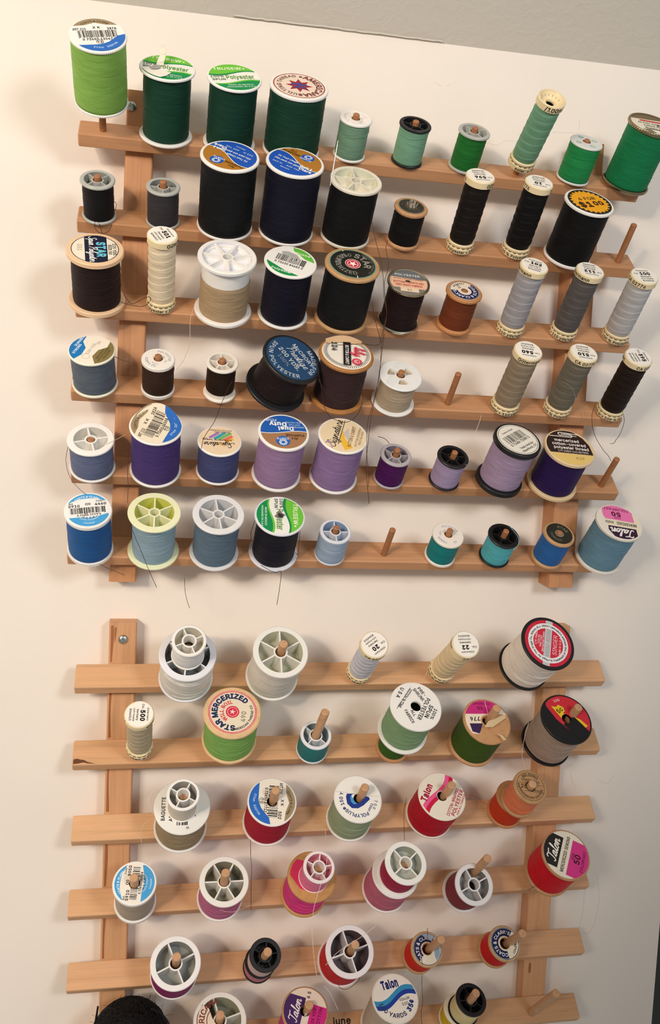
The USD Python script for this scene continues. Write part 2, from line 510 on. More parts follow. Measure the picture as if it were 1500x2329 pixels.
def to_m3(m):
    return m3.Manifold(m3.Mesh(vert_properties=np.asarray(m.vertices, np.float32), tri_verts=np.asarray(m.faces, np.uint32)))


PEGS = {
 'U1_1': (-0.1936, 0.0120, -0.012, 0.197, 0.0318),
 'U1_2': (-0.1510, 0.0107, -0.002, 0.022, 0.0318),
 'U1_3': (-0.1068, 0.0121, -0.004, 0.052, 0.0318),
 'U1_4': (-0.0627, 0.0122, -0.004, 0.014, 0.0318),
 'U1_5': (-0.0199, 0.0114, 0.006, 0.009, 0.0318),
 'U1_6': (0.0237, 0.0111, 0.008, 0.018, 0.0318),
 'U1_7': (0.0678, 0.0109, 0.020, 0.011, 0.0318),
 'U1_8': (0.1095, 0.0114, 0.029, 0.222, 0.0318),
 'U1_9': (0.1551, 0.0114, 0.025, -0.034, 0.0318),
 'U1_10': (0.1982, 0.0118, 0.039, -0.013, 0.0318),
 'U2_1': (-0.1945, 0.0121, -0.018, 0.035, 0.0318),
 'U2_2': (-0.1510, 0.0121, -0.015, 0.003, 0.0318),
 'U2_3': (-0.1076, 0.0110, -0.009, 0.022, 0.0318),
 'U2_4': (-0.0637, 0.0109, -0.002, 0.005, 0.0318),
 'U2_5': (-0.0199, 0.0106, 0.008, 0.008, 0.0318),
 'U2_6': (0.0236, 0.0116, 0.014, 0.001, 0.0318),
 'U2_7': (0.0677, 0.0124, -0.002, -0.000, 0.0318),
 'U2_8': (0.1120, 0.0124, -0.001, -0.006, 0.0318),
 'U2_9': (0.1546, 0.0120, 0.019, -0.012, 0.0318),
 'U2_10': (0.1979, 0.0120, 0.011, -0.050, 0.0325),
 'U3_1': (-0.1943, 0.0128, -0.007, 0.003, 0.0318),
 'U3_2': (-0.1503, 0.0126, -0.008, 0.032, 0.0318),
 'U3_3': (-0.1067, 0.0131, -0.006, 0.023, 0.0318),
 'U3_4': (-0.0634, 0.0124, 0.000, 0.030, 0.0318),
 'U3_5': (-0.0204, 0.0129, 0.014, 0.017, 0.0318),
 'U3_6': (0.0234, 0.0125, 0.003, 0.025, 0.0318),
 'U3_7': (0.0669, 0.0114, 0.015, -0.008, 0.0318),
 'U3_8': (0.1117, 0.0127, 0.011, -0.007, 0.0318),
 'U3_9': (0.1550, 0.0128, 0.017, -0.015, 0.0318),
 'U3_10': (0.1992, 0.0125, -0.008, 0.012, 0.0318),
 'U4_1': (-0.1941, 0.0116, -0.049, 0.003, 0.0318),
 'U4_2': (-0.1506, 0.0135, -0.012, -0.004, 0.0318),
 'U4_3': (-0.1068, 0.0137, -0.001, -0.009, 0.0318),
 'U4_4': (-0.0670, 0.0119, 0.267, 0.131, 0.0318),
 'U4_5': (-0.0205, 0.0128, 0.014, -0.015, 0.0318),
 'U4_6': (0.0226, 0.0138, 0.009, 0.034, 0.0318),
 'U4_7': (0.0664, 0.0120, -0.003, 0.049, 0.0317),
 'U4_8': (0.1110, 0.0134, 0.005, 0.033, 0.0318),
 'U4_9': (0.1540, 0.0135, 0.019, 0.002, 0.0318),
 'U4_10': (0.1984, 0.0133, 0.003, 0.020, 0.0318),
 'U5_1': (-0.1943, 0.0121, -0.017, 0.002, 0.0286),
 'U5_2': (-0.1504, 0.0124, -0.007, 0.011, 0.0318),
 'U5_3': (-0.1060, 0.0120, -0.014, -0.054, 0.0318),
 'U5_4': (-0.0630, 0.0128, 0.012, 0.001, 0.0318),
 'U5_5': (-0.0201, 0.0132, 0.007, 0.002, 0.0318),
 'U5_6': (0.0228, 0.0129, 0.019, -0.003, 0.0318),
 'U5_7': (0.0665, 0.0130, 0.031, -0.010, 0.0318),
 'U5_8': (0.1101, 0.0130, 0.062, -0.052, 0.0318),
 'U5_9': (0.1546, 0.0127, 0.025, -0.015, 0.0318),
 'U5_10': (0.1977, 0.0120, 0.008, 0.022, 0.0320),
 'U6_1': (-0.1941, 0.0131, -0.006, 0.008, 0.0318),
 'U6_2': (-0.1500, 0.0132, 0.001, -0.017, 0.0318),
 'U6_3': (-0.1063, 0.0134, 0.011, -0.001, 0.0318),
 'U6_4': (-0.0625, 0.0127, 0.004, 0.005, 0.0318),
 'U6_5': (-0.0197, 0.0130, 0.010, -0.004, 0.0318),
 'U6_6': (0.0229, 0.0120, -0.002, 0.048, 0.0317),
 'U6_7': (0.0668, 0.0130, 0.022, -0.013, 0.0318),
 'U6_8': (0.1109, 0.0129, 0.036, -0.029, 0.0318),
 'U6_9': (0.1544, 0.0131, 0.036, -0.031, 0.0318),
 'U6_10': (0.1983, 0.0122, 0.048, -0.039, 0.0318),
 'L1_1': (-0.1296, 0.0130, -0.008, 0.089, 0.0523),
 'L1_2': (-0.0644, 0.0128, 0.046, 0.033, 0.0524),
 'L1_3': (0.0022, 0.0113, 0.004, 0.161, 0.0523),
 'L1_4': (0.0678, 0.0114, 0.054, 0.169, 0.0523),
 'L1_5': (0.1339, 0.0108, 0.071, 0.138, 0.0523),
 'L2_1': (-0.1615, 0.0108, -0.011, 0.020, 0.0523),
 'L2_2': (-0.0957, 0.0102, -0.014, -0.067, 0.0523),
 'L2_3': (-0.0338, 0.0160, 0.116, -0.177, 0.0534),
 'L2_4': (0.0329, 0.0134, 0.005, -0.045, 0.0523),
 'L2_5': (0.1013, 0.0122, 0.093, -0.113, 0.0528),
 'L2_6': (0.1662, 0.0125, 0.137, -0.106, 0.0533),
 'L3_1': (-0.1293, 0.0123, 0.003, -0.069, 0.0524),
 'L3_2': (-0.0631, 0.0118, 0.023, -0.093, 0.0524),
 'L3_3': (0.0028, 0.0120, 0.051, -0.092, 0.0525),
 'L3_4': (0.0691, 0.0114, 0.083, -0.069, 0.0527),
 'L3_5': (0.1315, 0.0129, 0.042, 0.010, 0.0627),
 'L4_1': (-0.1605, 0.0148, -0.034, -0.093, 0.0523),
 'L4_2': (-0.0969, 0.0165, 0.006, -0.129, 0.0525),
 'L4_3': (-0.0315, 0.0130, 0.073, -0.056, 0.0524),
 'L4_4': (0.0354, 0.0128, 0.075, -0.045, 0.0526),
 'L4_5': (0.1008, 0.0121, 0.092, -0.050, 0.0530),
 'L4_6': (0.1679, 0.0110, 0.009, 0.007, 0.0523),
 'L5_1': (-0.1301, 0.0129, 0.005, 0.010, 0.0523),
 'L5_2': (-0.0683, 0.0147, 0.098, -0.008, 0.0523),
 'L5_3': (0.0020, 0.0127, 0.024, 0.016, 0.0524),
 'L5_4': (0.0670, 0.0131, 0.076, 0.019, 0.0526),
 'L5_5': (0.1331, 0.0127, 0.085, 0.024, 0.0529),
 'L6_1': (-0.1620, 0.0120, 0.020, -0.100, 0.0523),
 'L6_2': (-0.0963, 0.0129, 0.010, -0.167, 0.0523),
 'L6_3': (-0.0298, 0.0122, 0.033, -0.187, 0.0524),
 'L6_4': (0.0382, 0.0120, 0.024, -0.185, 0.0523),
 'L6_5': (0.0960, 0.0167, 0.178, -0.248, 0.0548),
 'L6_6': (0.1676, 0.0120, 0.075, -0.062, 0.0528),
}

FIT = {
 'U1_1': (-0.19362, 0.01199, 0.02295, -0.012, 0.197, 0.04766, 0.01800, 0.01769),
 'U1_2': (-0.15100, 0.01067, 0.00049, -0.002, 0.022, 0.04787, 0.01851, 0.01824),
 'U1_3': (-0.10680, 0.01209, 0.00002, -0.004, 0.052, 0.04801, 0.01842, 0.01827),
 'U1_4': (-0.06267, 0.01216, 0.00004, -0.004, 0.014, 0.04685, 0.02025, 0.02027),
 'U1_5': (-0.01988, 0.01138, 0.00028, 0.006, 0.009, 0.02868, 0.01173, 0.01160),
 'U1_6': (0.02366, 0.01107, 0.00041, 0.008, 0.018, 0.02911, 0.01170, 0.01162),
 'U1_7': (0.06778, 0.01093, 0.00055, 0.020, 0.011, 0.02859, 0.01182, 0.01169),
 'U1_8': (0.10947, 0.01143, 0.00833, 0.029, 0.222, 0.05815, 0.01025, 0.01013),
 'U1_9': (0.15508, 0.01137, 0.00051, 0.025, -0.034, 0.02955, 0.01243, 0.01258),
 'U1_10': (0.19825, 0.01182, 0.00033, 0.039, -0.013, 0.04838, 0.01822, 0.01835),
 'U2_1': (-0.19446, 0.01206, 0.00001, -0.018, 0.035, 0.02872, 0.01169, 0.01156),
 'U2_2': (-0.15102, 0.01211, -0.00000, -0.015, 0.003, 0.02790, 0.01155, 0.01156),
 'U2_3': (-0.10762, 0.01104, 0.00029, -0.009, 0.022, 0.05460, 0.02000, 0.01967),
 'U2_4': (-0.06367, 0.01088, 0.00035, -0.002, 0.005, 0.05438, 0.02007, 0.01981),
 'U2_5': (-0.01993, 0.01057, 0.00046, 0.008, 0.008, 0.04569, 0.01854, 0.01813),
 'U2_6': (0.02358, 0.01162, 0.00018, 0.014, 0.001, 0.03007, 0.01233, 0.01219),
 'U2_7': (0.06771, 0.01235, 0.00007, -0.002, -0.000, 0.05928, 0.01051, 0.01022),
 'U2_8': (0.11199, 0.01240, 0.00017, -0.001, -0.006, 0.05883, 0.01037, 0.01048),
 'U2_9': (0.15459, 0.01203, 0.00017, 0.019, -0.012, 0.04679, 0.01865, 0.01839),
 'U3_1': (-0.19434, 0.01279, -0.00016, -0.007, 0.003, 0.04317, 0.01887, 0.01907),
 'U3_2': (-0.15033, 0.01257, -0.00009, -0.008, 0.032, 0.05938, 0.01018, 0.01005),
 'U3_3': (-0.10670, 0.01314, -0.00022, -0.006, 0.023, 0.04678, 0.02024, 0.02039),
 'U3_4': (-0.06337, 0.01244, -0.00006, 0.000, 0.030, 0.04639, 0.01839, 0.01825),
 'U3_5': (-0.02044, 0.01286, -0.00018, 0.014, 0.017, 0.04822, 0.01962, 0.01956),
 'U3_6': (0.02337, 0.01245, -0.00006, 0.003, 0.025, 0.03750, 0.01570, 0.01546),
 'U3_7': (0.06694, 0.01140, 0.00020, 0.015, -0.008, 0.03163, 0.01363, 0.01347),
 'U3_8': (0.11175, 0.01268, 0.00006, 0.011, -0.007, 0.05868, 0.01043, 0.01037),
 'U3_9': (0.15504, 0.01276, 0.00004, 0.017, -0.015, 0.05853, 0.01052, 0.01029),
 'U3_10': (0.19915, 0.01248, 0.00022, -0.008, 0.012, 0.05839, 0.01051, 0.01061),
 'U4_1': (-0.19412, 0.01163, 0.00008, -0.049, 0.003, 0.03084, 0.01585, 0.01577),
 'U4_2': (-0.15059, 0.01345, -0.00026, -0.012, -0.004, 0.02839, 0.01157, 0.01181),
 'U4_3': (-0.10683, 0.01366, -0.00030, -0.001, -0.009, 0.02924, 0.01163, 0.01172),
 'U4_4': (-0.06695, 0.01193, -0.00020, 0.267, 0.131, 0.03352, 0.02176, 0.02254),
 'U4_5': (-0.02053, 0.01276, -0.00014, 0.014, -0.015, 0.04227, 0.01983, 0.01970),
 'U4_6': (0.02263, 0.01379, -0.00035, 0.009, 0.034, 0.02714, 0.01603, 0.01636),
 'U4_8': (0.11102, 0.01335, -0.00015, 0.005, 0.033, 0.05823, 0.01060, 0.01083),
 'U4_9': (0.15402, 0.01350, -0.00023, 0.019, 0.002, 0.05817, 0.01064, 0.01055),
 'U4_10': (0.19843, 0.01331, -0.00005, 0.003, 0.020, 0.05826, 0.01054, 0.01051),
 'U5_1': (-0.19426, 0.01214, -0.00001, -0.017, 0.002, 0.02872, 0.01602, 0.01584),
 'U5_2': (-0.15040, 0.01240, -0.00005, -0.007, 0.011, 0.04492, 0.01827, 0.01824),
 'U5_3': (-0.10598, 0.01204, 0.00003, -0.014, -0.054, 0.02983, 0.01572, 0.01556),
 'U5_4': (-0.06300, 0.01281, -0.00008, 0.012, 0.001, 0.04420, 0.01830, 0.01819),
 'U5_5': (-0.02006, 0.01320, -0.00016, 0.007, 0.002, 0.04404, 0.01805, 0.01808),
 'U5_6': (0.02278, 0.01295, -0.00016, 0.019, -0.003, 0.02632, 0.01180, 0.01167),
 'U5_7': (0.06645, 0.01296, -0.00015, 0.031, -0.010, 0.02655, 0.01211, 0.01196),
 'U5_8': (0.11006, 0.01300, -0.00016, 0.062, -0.052, 0.04413, 0.01811, 0.01834),
 'U5_9': (0.15458, 0.01271, 0.00001, 0.025, -0.015, 0.04027, 0.01969, 0.01983),
 'U6_1': (-0.19410, 0.01310, -0.00014, -0.006, 0.008, 0.04401, 0.01602, 0.01597),
 'U6_2': (-0.14999, 0.01321, -0.00015, 0.001, -0.017, 0.04277, 0.01832, 0.01840),
 'U6_3': (-0.10630, 0.01337, -0.00015, 0.011, -0.001, 0.04358, 0.01823, 0.01803),
 'U6_4': (-0.06253, 0.01273, -0.00004, 0.004, 0.005, 0.04307, 0.01825, 0.01823),
 'U6_5': (-0.01969, 0.01304, -0.00010, 0.010, -0.004, 0.02735, 0.01173, 0.01172),
 'U6_7': (0.06678, 0.01297, -0.00011, 0.022, -0.013, 0.02570, 0.01207, 0.01189),
 'U6_8': (0.11086, 0.01288, -0.00004, 0.036, -0.029, 0.02559, 0.01239, 0.01207),
 'U6_9': (0.15442, 0.01312, -0.00006, 0.036, -0.031, 0.02942, 0.01243, 0.01247),
 'U6_10': (0.19829, 0.01220, 0.00013, 0.048, -0.039, 0.04235, 0.01864, 0.01871),
 'L1_1': (-0.12962, 0.01305, -0.00317, -0.008, 0.089, 0.03991, 0.02046, 0.02018),
 'L1_1b': (-0.12985, 0.01256, 0.03987, -0.001, 0.096, 0.02422, 0.01213, 0.01187),
 'L1_2': (-0.06496, 0.01282, -0.00008, 0.033, 0.098, 0.04424, 0.02031, 0.02015),
 'L1_3': (0.00219, 0.01132, 0.00495, 0.004, 0.161, 0.05735, 0.01038, 0.00980),
 'L1_4': (0.06780, 0.01141, 0.00587, 0.054, 0.169, 0.05771, 0.01060, 0.01033),
 'L1_5': (0.13390, 0.01081, 0.01351, 0.071, 0.138, 0.04547, 0.02141, 0.02071),
 'L2_1': (-0.16151, 0.01083, 0.00700, -0.011, 0.020, 0.05733, 0.01028, 0.00984),
 'L2_2': (-0.09568, 0.01016, 0.01409, -0.014, -0.067, 0.04004, 0.02097, 0.02050),
 'L2_3': (-0.03109, 0.01285, -0.00006, 0.002, -0.047, 0.02384, 0.01202, 0.01216),
 'L2_4': (0.03292, 0.01340, -0.00015, 0.005, -0.045, 0.02961, 0.01249, 0.01294),
 'L2_4b': (0.03384, 0.01291, 0.02953, 0.035, -0.005, 0.04020, 0.01957, 0.01938),
 'L2_5': (0.09903, 0.01220, -0.00004, 0.046, -0.027, 0.03953, 0.01915, 0.01933),
 'L2_6': (0.16259, 0.01247, -0.00017, 0.059, -0.004, 0.04254, 0.02104, 0.02046),
 'L3_1': (-0.12952, 0.01226, -0.00002, -0.002, -0.015, 0.03812, 0.02036, 0.01988),
 'L3_1b': (-0.12930, 0.01280, 0.03807, -0.009, -0.013, 0.02413, 0.01175, 0.01105),
 'L3_2': (-0.06383, 0.01181, 0.00001, 0.007, -0.032, 0.03859, 0.01858, 0.01855),
 'L3_3': (0.00112, 0.01202, -0.00001, 0.016, -0.024, 0.03925, 0.01862, 0.01795),
 'L3_4': (0.06715, 0.01142, 0.00004, 0.042, -0.017, 0.03740, 0.01911, 0.01905),
 'L3_5': (0.13108, 0.01104, 0.00001, -0.004, -0.044, 0.02848, 0.01391, 0.01416),
 'L3_5b': (0.13154, 0.01294, 0.02837, 0.042, 0.010, 0.02919, 0.01347, 0.01400),
 'L4_1': (-0.16122, 0.01246, -0.00003, -0.016, -0.046, 0.04031, 0.01587, 0.01572),
 'L4_2': (-0.09761, 0.01265, -0.00005, 0.026, -0.031, 0.03668, 0.01847, 0.01756),
 'L4_3': (-0.03247, 0.01296, -0.00008, 0.052, -0.030, 0.03779, 0.01889, 0.01802),
 'L4_3b': (-0.03149, 0.01310, 0.03772, 0.044, -0.012, 0.02374, 0.01193, 0.01157),
 'L4_4': (0.03362, 0.01279, -0.00006, 0.038, -0.009, 0.03584, 0.01846, 0.01857),
 'L4_4b': (0.03488, 0.01341, 0.03580, 0.039, -0.010, 0.02611, 0.01624, 0.01556),
 'L4_5': (0.09742, 0.01791, -0.00023, 0.023, 0.139, 0.03171, 0.01564, 0.01629),
 'L4_6': (0.16790, 0.01101, 0.01505, 0.009, 0.007, 0.04204, 0.01956, 0.01943),
 'L5_1': (-0.13035, 0.01288, -0.00003, -0.000, 0.059, 0.04160, 0.01854, 0.01805),
 'L5_2': (-0.06532, 0.01258, -0.00004, 0.001, 0.031, 0.02052, 0.01216, 0.01191),
 'L5_2b': (-0.06568, 0.01276, 0.02047, 0.037, 0.033, 0.02236, 0.01208, 0.01163),
 'L5_3': (0.00077, 0.01267, -0.00004, -0.001, 0.068, 0.04078, 0.01878, 0.01874),
 'L5_4': (0.06472, 0.01307, -0.00011, 0.027, 0.068, 0.02812, 0.01306, 0.01348),
 'L5_5': (0.12996, 0.01270, -0.00013, 0.018, 0.071, 0.02772, 0.01346, 0.01377),
 'L6_2': (-0.09621, 0.01286, -0.00004, 0.012, -0.141, 0.04315, 0.02003, 0.02003),
 'L6_3': (-0.03096, 0.01215, -0.00000, 0.008, -0.159, 0.04299, 0.01798, 0.01798),
 'L6_4': (0.03820, 0.01201, 0.00012, 0.024, -0.185, 0.05029, 0.01864, 0.01818),
 'L6_5': (0.09910, 0.01204, -0.00001, -0.000, -0.160, 0.01950, 0.01286, 0.01295),
 'L6_5b': (0.10112, 0.01270, 0.01953, 0.057, -0.148, 0.02323, 0.01258, 0.01281),
}

screwm = mat('metal', 'b8bcb8')


CLOSED = ('U5_3', 'U4_1', 'U4_4', 'U1_2', 'U5_9', 'L1_5', 'L2_2', 'L4_6', 'L2_1', 'L1_3', 'L1_4', 'L6_4', 'U3_6')


def build_rack(r, label, rails, woods):
    root = thing('thread_rack', label, 'thread rack', 'wooden thread racks on the wall')
    S = [slat_mesh(r, k) for k in range(6)]
    cut = m3.Manifold()
    for s in S:
        cut = cut + to_m3(s)
    y0 = RACK[r]['y'] + 0.0006
    rails_p = []
    for i, (x0, x1, lean, zt, zb) in enumerate(rails):
        rr = 0.0016
        prof = []
        for (cx, cy), sx, sy, a0 in (((x1, y0), -1, 1, 270), ((x1, YW), -1, -1, 0), ((x0, YW), 1, -1, 90), ((x0, y0), 1, 1, 180)):
            q = rr if cy == y0 else 0.0002
            for t in np.radians(np.linspace(a0, a0 + 90, 5)):
                prof.append((cx + sx * q + q * math.cos(t), cy + sy * q + q * math.sin(t)))
        m = trimesh.creation.extrude_polygon(Polygon(prof), zt - zb, engine='earcut')
        m.apply_translation([0, 0, zb])
        m.vertices[:, 0] += lean * (m.vertices[:, 2] - zt)
        m = to_m3(m) - cut
        rails_p.append(obj('rail', m, mat('wood', woods[1], axis=2, seed=r * 5 + i), root, smooth=30))
    for k in range(6):
        slat = obj('slat', S[k], mat('wood', woods[0][k % len(woods[0])], axis=0, seed=r * 7 + k), root, smooth=30)
        B, X, e, d = frame(r, k)
        i = 1
        while '%s%d_%d' % ('UL'[r], k + 1, i) in PEGS:
            u, v, tx, te, L = PEGS['%s%d_%d' % ('UL'[r], k + 1, i)]
            ax = d + tx * X + te * e; ax /= np.linalg.norm(ax)
            P0 = B + u * X + v * e
            rp = 0.00235 if r == 0 else 0.0032
            kk = '%s%d_%d' % ('UL'[r], k + 1, i)
            if kk in CLOSED:                 # the peg ends inside a spool with a closed top
                L = min(L, FIT[kk][2] + FIT[kk][5] - 0.0035)
            m = lathe([(0, -0.004), (rp, -0.004), (rp, L - 0.0006), (rp - 0.0006, L), (0, L)], 24)
            zz = ax; xx = np.cross([0, 1, 0.3], zz); xx /= np.linalg.norm(xx); yy = np.cross(zz, xx)
            T = np.eye(4); T[:3, 0], T[:3, 1], T[:3, 2], T[:3, 3] = xx, yy, zz, P0
            m.apply_transform(T)
            obj('peg', m, mat('wood', woods[2], axis=2, plain=1), slat, smooth=35)
            i += 1
        if r == 1 and k == 5:                 # maker's words printed on the lowest slat
            art = Art(1.0, 0, clip=sbox(-1, -1, 1, 1))
            art.txt('june', 0.0060, -0.0063, 0.0060, '2c2420', bold=1, width=0.0150)
            art.txt('tailor', 0.0085, -0.0146, 0.0060, '2c2420', bold=1, width=0.0170)
            for kind, col, V, F in art.items:
                P = B[None] + V[:, :1] * X[None] - V[:, 1:] * e[None] + d[None] * 0.00006
                obj('printed_lettering', trimesh.Trimesh(P, F, process=False), mat('print', col), slat)
    return root, rails_p


def screw(root, x, y, z):
    m = trimesh.creation.icosphere(subdivisions=3, radius=0.0036)
    m.vertices[:, 2] *= 0.5
    m = m3.Manifold(m3.Mesh(vert_properties=np.asarray(m.vertices, np.float32), tri_verts=np.asarray(m.faces, np.uint32)))
    for a in (0, 90):
        b = trimesh.creation.box(bounds=[(-0.0021, -0.0005, 0.0009), (0.0021, 0.0005, 0.004)])
        b.apply_transform(trimesh.transformations.rotation_matrix(math.radians(a + 25), [0, 0, 1]))
        m = m - to_m3(b)
    v = m.to_mesh(); t = trimesh.Trimesh(v.vert_properties[:, :3], v.tri_verts)
    t.apply_transform(trimesh.transformations.rotation_matrix(math.pi / 2, [1, 0, 0]))
    t.apply_translation([x, y, z])
    obj('screw', t, screwm, root, smooth=40)


WU = (['c8946a', 'c28e64', 'cc986e'], 'c68e62', 'ac744c')
WL = (['dcac80', 'd6a67a', 'dfb084', 'daaa7e'], 'd4a074', 'cea078')
rack_u, _ = build_rack(0, 'upper wooden thread rack with six slats full of spools, nearest the ceiling',
                       [(-0.1785, -0.1590, 0.008, 0.0246, -0.3263), (0.1640, 0.1848, 0.0, 0.0240, -0.3265)], WU)
rack_l, lr = build_rack(1, 'lower wooden thread rack with gaps between spools, hung beneath the other rack',
                        [(-0.1804, -0.1602, -0.0022, -0.3588, -0.712), (0.1684, 0.1895, -0.002, -0.3605, -0.712)], WL)
screw(rack_u, -0.1753, 0.0004, 0.0132)
screw(rack_l, -0.1699, 0.0084, -0.3716)
yf = RACK[1]['y'] + 0.0006
dk = mat('wood', 'a4683e', axis=2, seed=2)
for z0, z1, off in ((-0.3610, -0.3888, 0), (-0.4010, -0.4470, .0002), (-0.4600, -0.5050, .0003), (-0.5180, -0.5640, .0006), (-0.5760, -0.6220, .0008)):
    xl = -0.1804 - 0.0022 * (-(z0 + .3588)) * -1 + .0016
    n9 = 9; pts = []
    for t9 in np.linspace(0, 1, n9):
        zz = z0 + (z1 - z0) * t9; xx = -0.1804 - 0.0022 * (zz + .3588) + .0014
        pts.append((xx, zz))
    for t9 in np.linspace(1, 0, n9):
        zz = z0 + (z1 - z0) * t9; xx = -0.1804 - 0.0022 * (zz + .3588) + .0032 + .0005 * math.sin(t9 * 5 + off * 9000)
        pts.append((xx, zz))
    V, F = tri(Polygon(pts))
    obj('grain_streak', trimesh.Trimesh(np.column_stack([V[:, 0], np.full(len(V), yf - 0.00005), V[:, 1]]), F, process=False), dk, rack_l)
V, F = tri(Polygon([(-.1764, -.3625), (-.1748, -.3622), (-.1752, -.3680), (-.1758, -.3745), (-.1763, -.3690)]))
obj('knot', trimesh.Trimesh(np.column_stack([V[:, 0], np.full(len(V), yf - 0.00005), V[:, 1]]), F, process=False), dk, rack_l)
kn = Point(0, 0).buffer(1, 10)
for cx, cz, w, h, rot in ((0.1775, -0.6420, .0025, .0045, -25), (0.1745, -0.655, .0012, .005, 0)):
    V, F = tri(affinity.translate(affinity.rotate(affinity.scale(kn, w, h), rot), cx, cz))
    obj('knot', trimesh.Trimesh(np.column_stack([V[:, 0], np.full(len(V), yf - 0.00005), V[:, 1]]), F, process=False), dk, rack_l)
B, X, e, d = frame(1, 1)
V, F = tri(Polygon(catmull([(-.2092, -.0150), (-.2065, -.0146), (-.2040, -.0153), (-.2015, -.0157), (-.1995, -.0170), (-.1965, -.0179), (-.1935, -.0186), (-.1985, -.0184), (-.2020, -.0176), (-.2050, -.0182), (-.2092, -.0186)], 4)).buffer(0))
obj('knot', trimesh.Trimesh(B[None] + V[:, :1] * X[None] - V[:, 1:] * e[None] + d[None] * 0.00005, F, process=False), mat('wood', '6a4028', axis=0), rack_l)

# ---------------------------------------------------------------- spools
WHITE, IVORY, CLEAR, BLACKP = 'f5f2ec', 'ece2cc', 'c2c4bd', '1e1e20'
BORE = {0: 0.0031, 1: 0.0040}


def spool_matrix(key):
    r = 0 if key[0] == 'U' else 1
    k = int(key[1]) - 1
    B, X, e, d = frame(r, k)
    u, v, h0, tx, te, H, rt, rb = FIT[key]
    z = d + tx * X + te * e; z /= np.linalg.norm(z)
    x = X - z * (X @ z); x /= np.linalg.norm(x)
    y = np.cross(z, x)
    base = B + u * X + v * e + h0 * z
    t = np.linspace(0, 2 * np.pi, 64)
    rim = base[None] + rb * (np.cos(t)[:, None] * x + np.sin(t)[:, None] * y) - B
    on = (rim @ e > 0) & (rim @ e < A_S)
    low = (rim[on] @ d).min() if on.any() else 0
    if low < 0.00005 and h0 < 0.004:
        base = base + d * (0.00005 - low)
    return base, x, y, z


def gf(base, x, y, z):
    m = Gf.Matrix4d(1.0)
    for i, v in enumerate((x, y, z, base)):
        m.SetRow(i, Gf.Vec4d(*map(float, v), 1.0 if i == 3 else 0.0))
    return m


SP = {}


def winding(r0, r1, z0, z1, kind='plain', seed=0, n=72):
    """the wound thread between z0 and z1: outer radius r1 down to the core r0."""
    nz = 26 if kind == 'plain' else 96
    g = np.random.default_rng(seed)
    zs = np.linspace(z0, z1, nz); th = np.linspace(0, 2 * np.pi, n, endpoint=False)
    rad = np.full((nz, n), r1)
    if kind == 'plain':
        rad += (g.random(nz)[:, None] - 0.5) * 0.00022
        rad[0] -= 0.0003; rad[-1] -= 0.0003
    else:                                   # cross-wound: overlapping helical bands
        turns = (z1 - z0) / 0.0062
        ph = (zs[:, None] - z0) / (z1 - z0) * turns - th[None] / (2 * np.pi)
        f = ph - np.floor(ph)
        ph2 = (zs[:, None] - z0) / (z1 - z0) * turns * .93 + th[None] / (2 * np.pi) + .3
        f2 = ph2 - np.floor(ph2)
        rad += 0.00030 * (f ** 1.5) - 0.00014 + 0.00018 * np.abs(f2 - .5)
        e = np.minimum((zs - z0), (z1 - zs)) / 0.004
        rad -= 0.0006 * (1 - np.clip(e, 0, 1))[:, None]
    V = np.stack([rad * np.cos(th), rad * np.sin(th), np.repeat(zs[:, None], n, 1)], -1).reshape(-1, 3)
    F = []
    a = np.arange(n); b = (a + 1) % n
    for j in range(nz - 1):
        F.append(np.stack([a + j * n, b + j * n, b + (j + 1) * n], 1)); F.append(np.stack([a + j * n, b + (j + 1) * n, a + (j + 1) * n], 1))
    o = len(V)
    V = np.vstack([V, np.stack([r0 * np.cos(th), r0 * np.sin(th), np.full(n, z0)], 1), np.stack([r0 * np.cos(th), r0 * np.sin(th), np.full(n, z1)], 1)])
    F.append(np.stack([b, a, a + o], 1)); F.append(np.stack([b, a + o, b + o], 1))
    t = (nz - 1) * n
    F.append(np.stack([a + t, b + t, b + o + n], 1)); F.append(np.stack([a + t, b + o + n, a + o + n], 1))
    return trimesh.Trimesh(V, np.vstack(F), process=False)


def helix(r, z0, z1, a0, turns, th=0.00013, n=40):
    t = np.linspace(0, 1, n)
    a = math.radians(a0) + 2 * np.pi * turns * t
    return tube(np.stack([r * np.cos(a), r * np.sin(a), z0 + (z1 - z0) * t], 1), th, 4)


def strays(root, col, r, z0, z1, seed, count):
    """single turns of thread lying slantwise over the winding"""
    g = random.Random(seed)
    c = lin(col); lite = np.clip((np.minimum(c * 1.15 + .006, 1)) ** (1 / 2.2) * 255, 0, 255)
    ms = []
    for i in range(count):
        a = z0 + (z1 - z0) * (.1 + .8 * g.random()); b = a + (g.random() - .5) * (z1 - z0) * .35
        b = min(max(b, z0 + .001), z1 - .001)
        ms.append(helix(r + 0.00016, a, b, -160 + 60 * g.random(), .18 + .25 * g.random()))
    if ms:
        obj('stray_turns', cat(ms), mat('print', tuple(int(v) for v in lite)), root)


def disc_label(root, H, R, art, col, hole=0.0, tilt=None):
    b = hole
    lab = obj('paper_label', lathe([(b, H + 2e-5), (b, H + 0.00012), (R - .00005, H + 0.00012), (R, H + 2e-5)], 64), mat('paper', col), root, smooth=30)
    if art is not None:
        art.build(lab, H + 0.00012)
    return lab


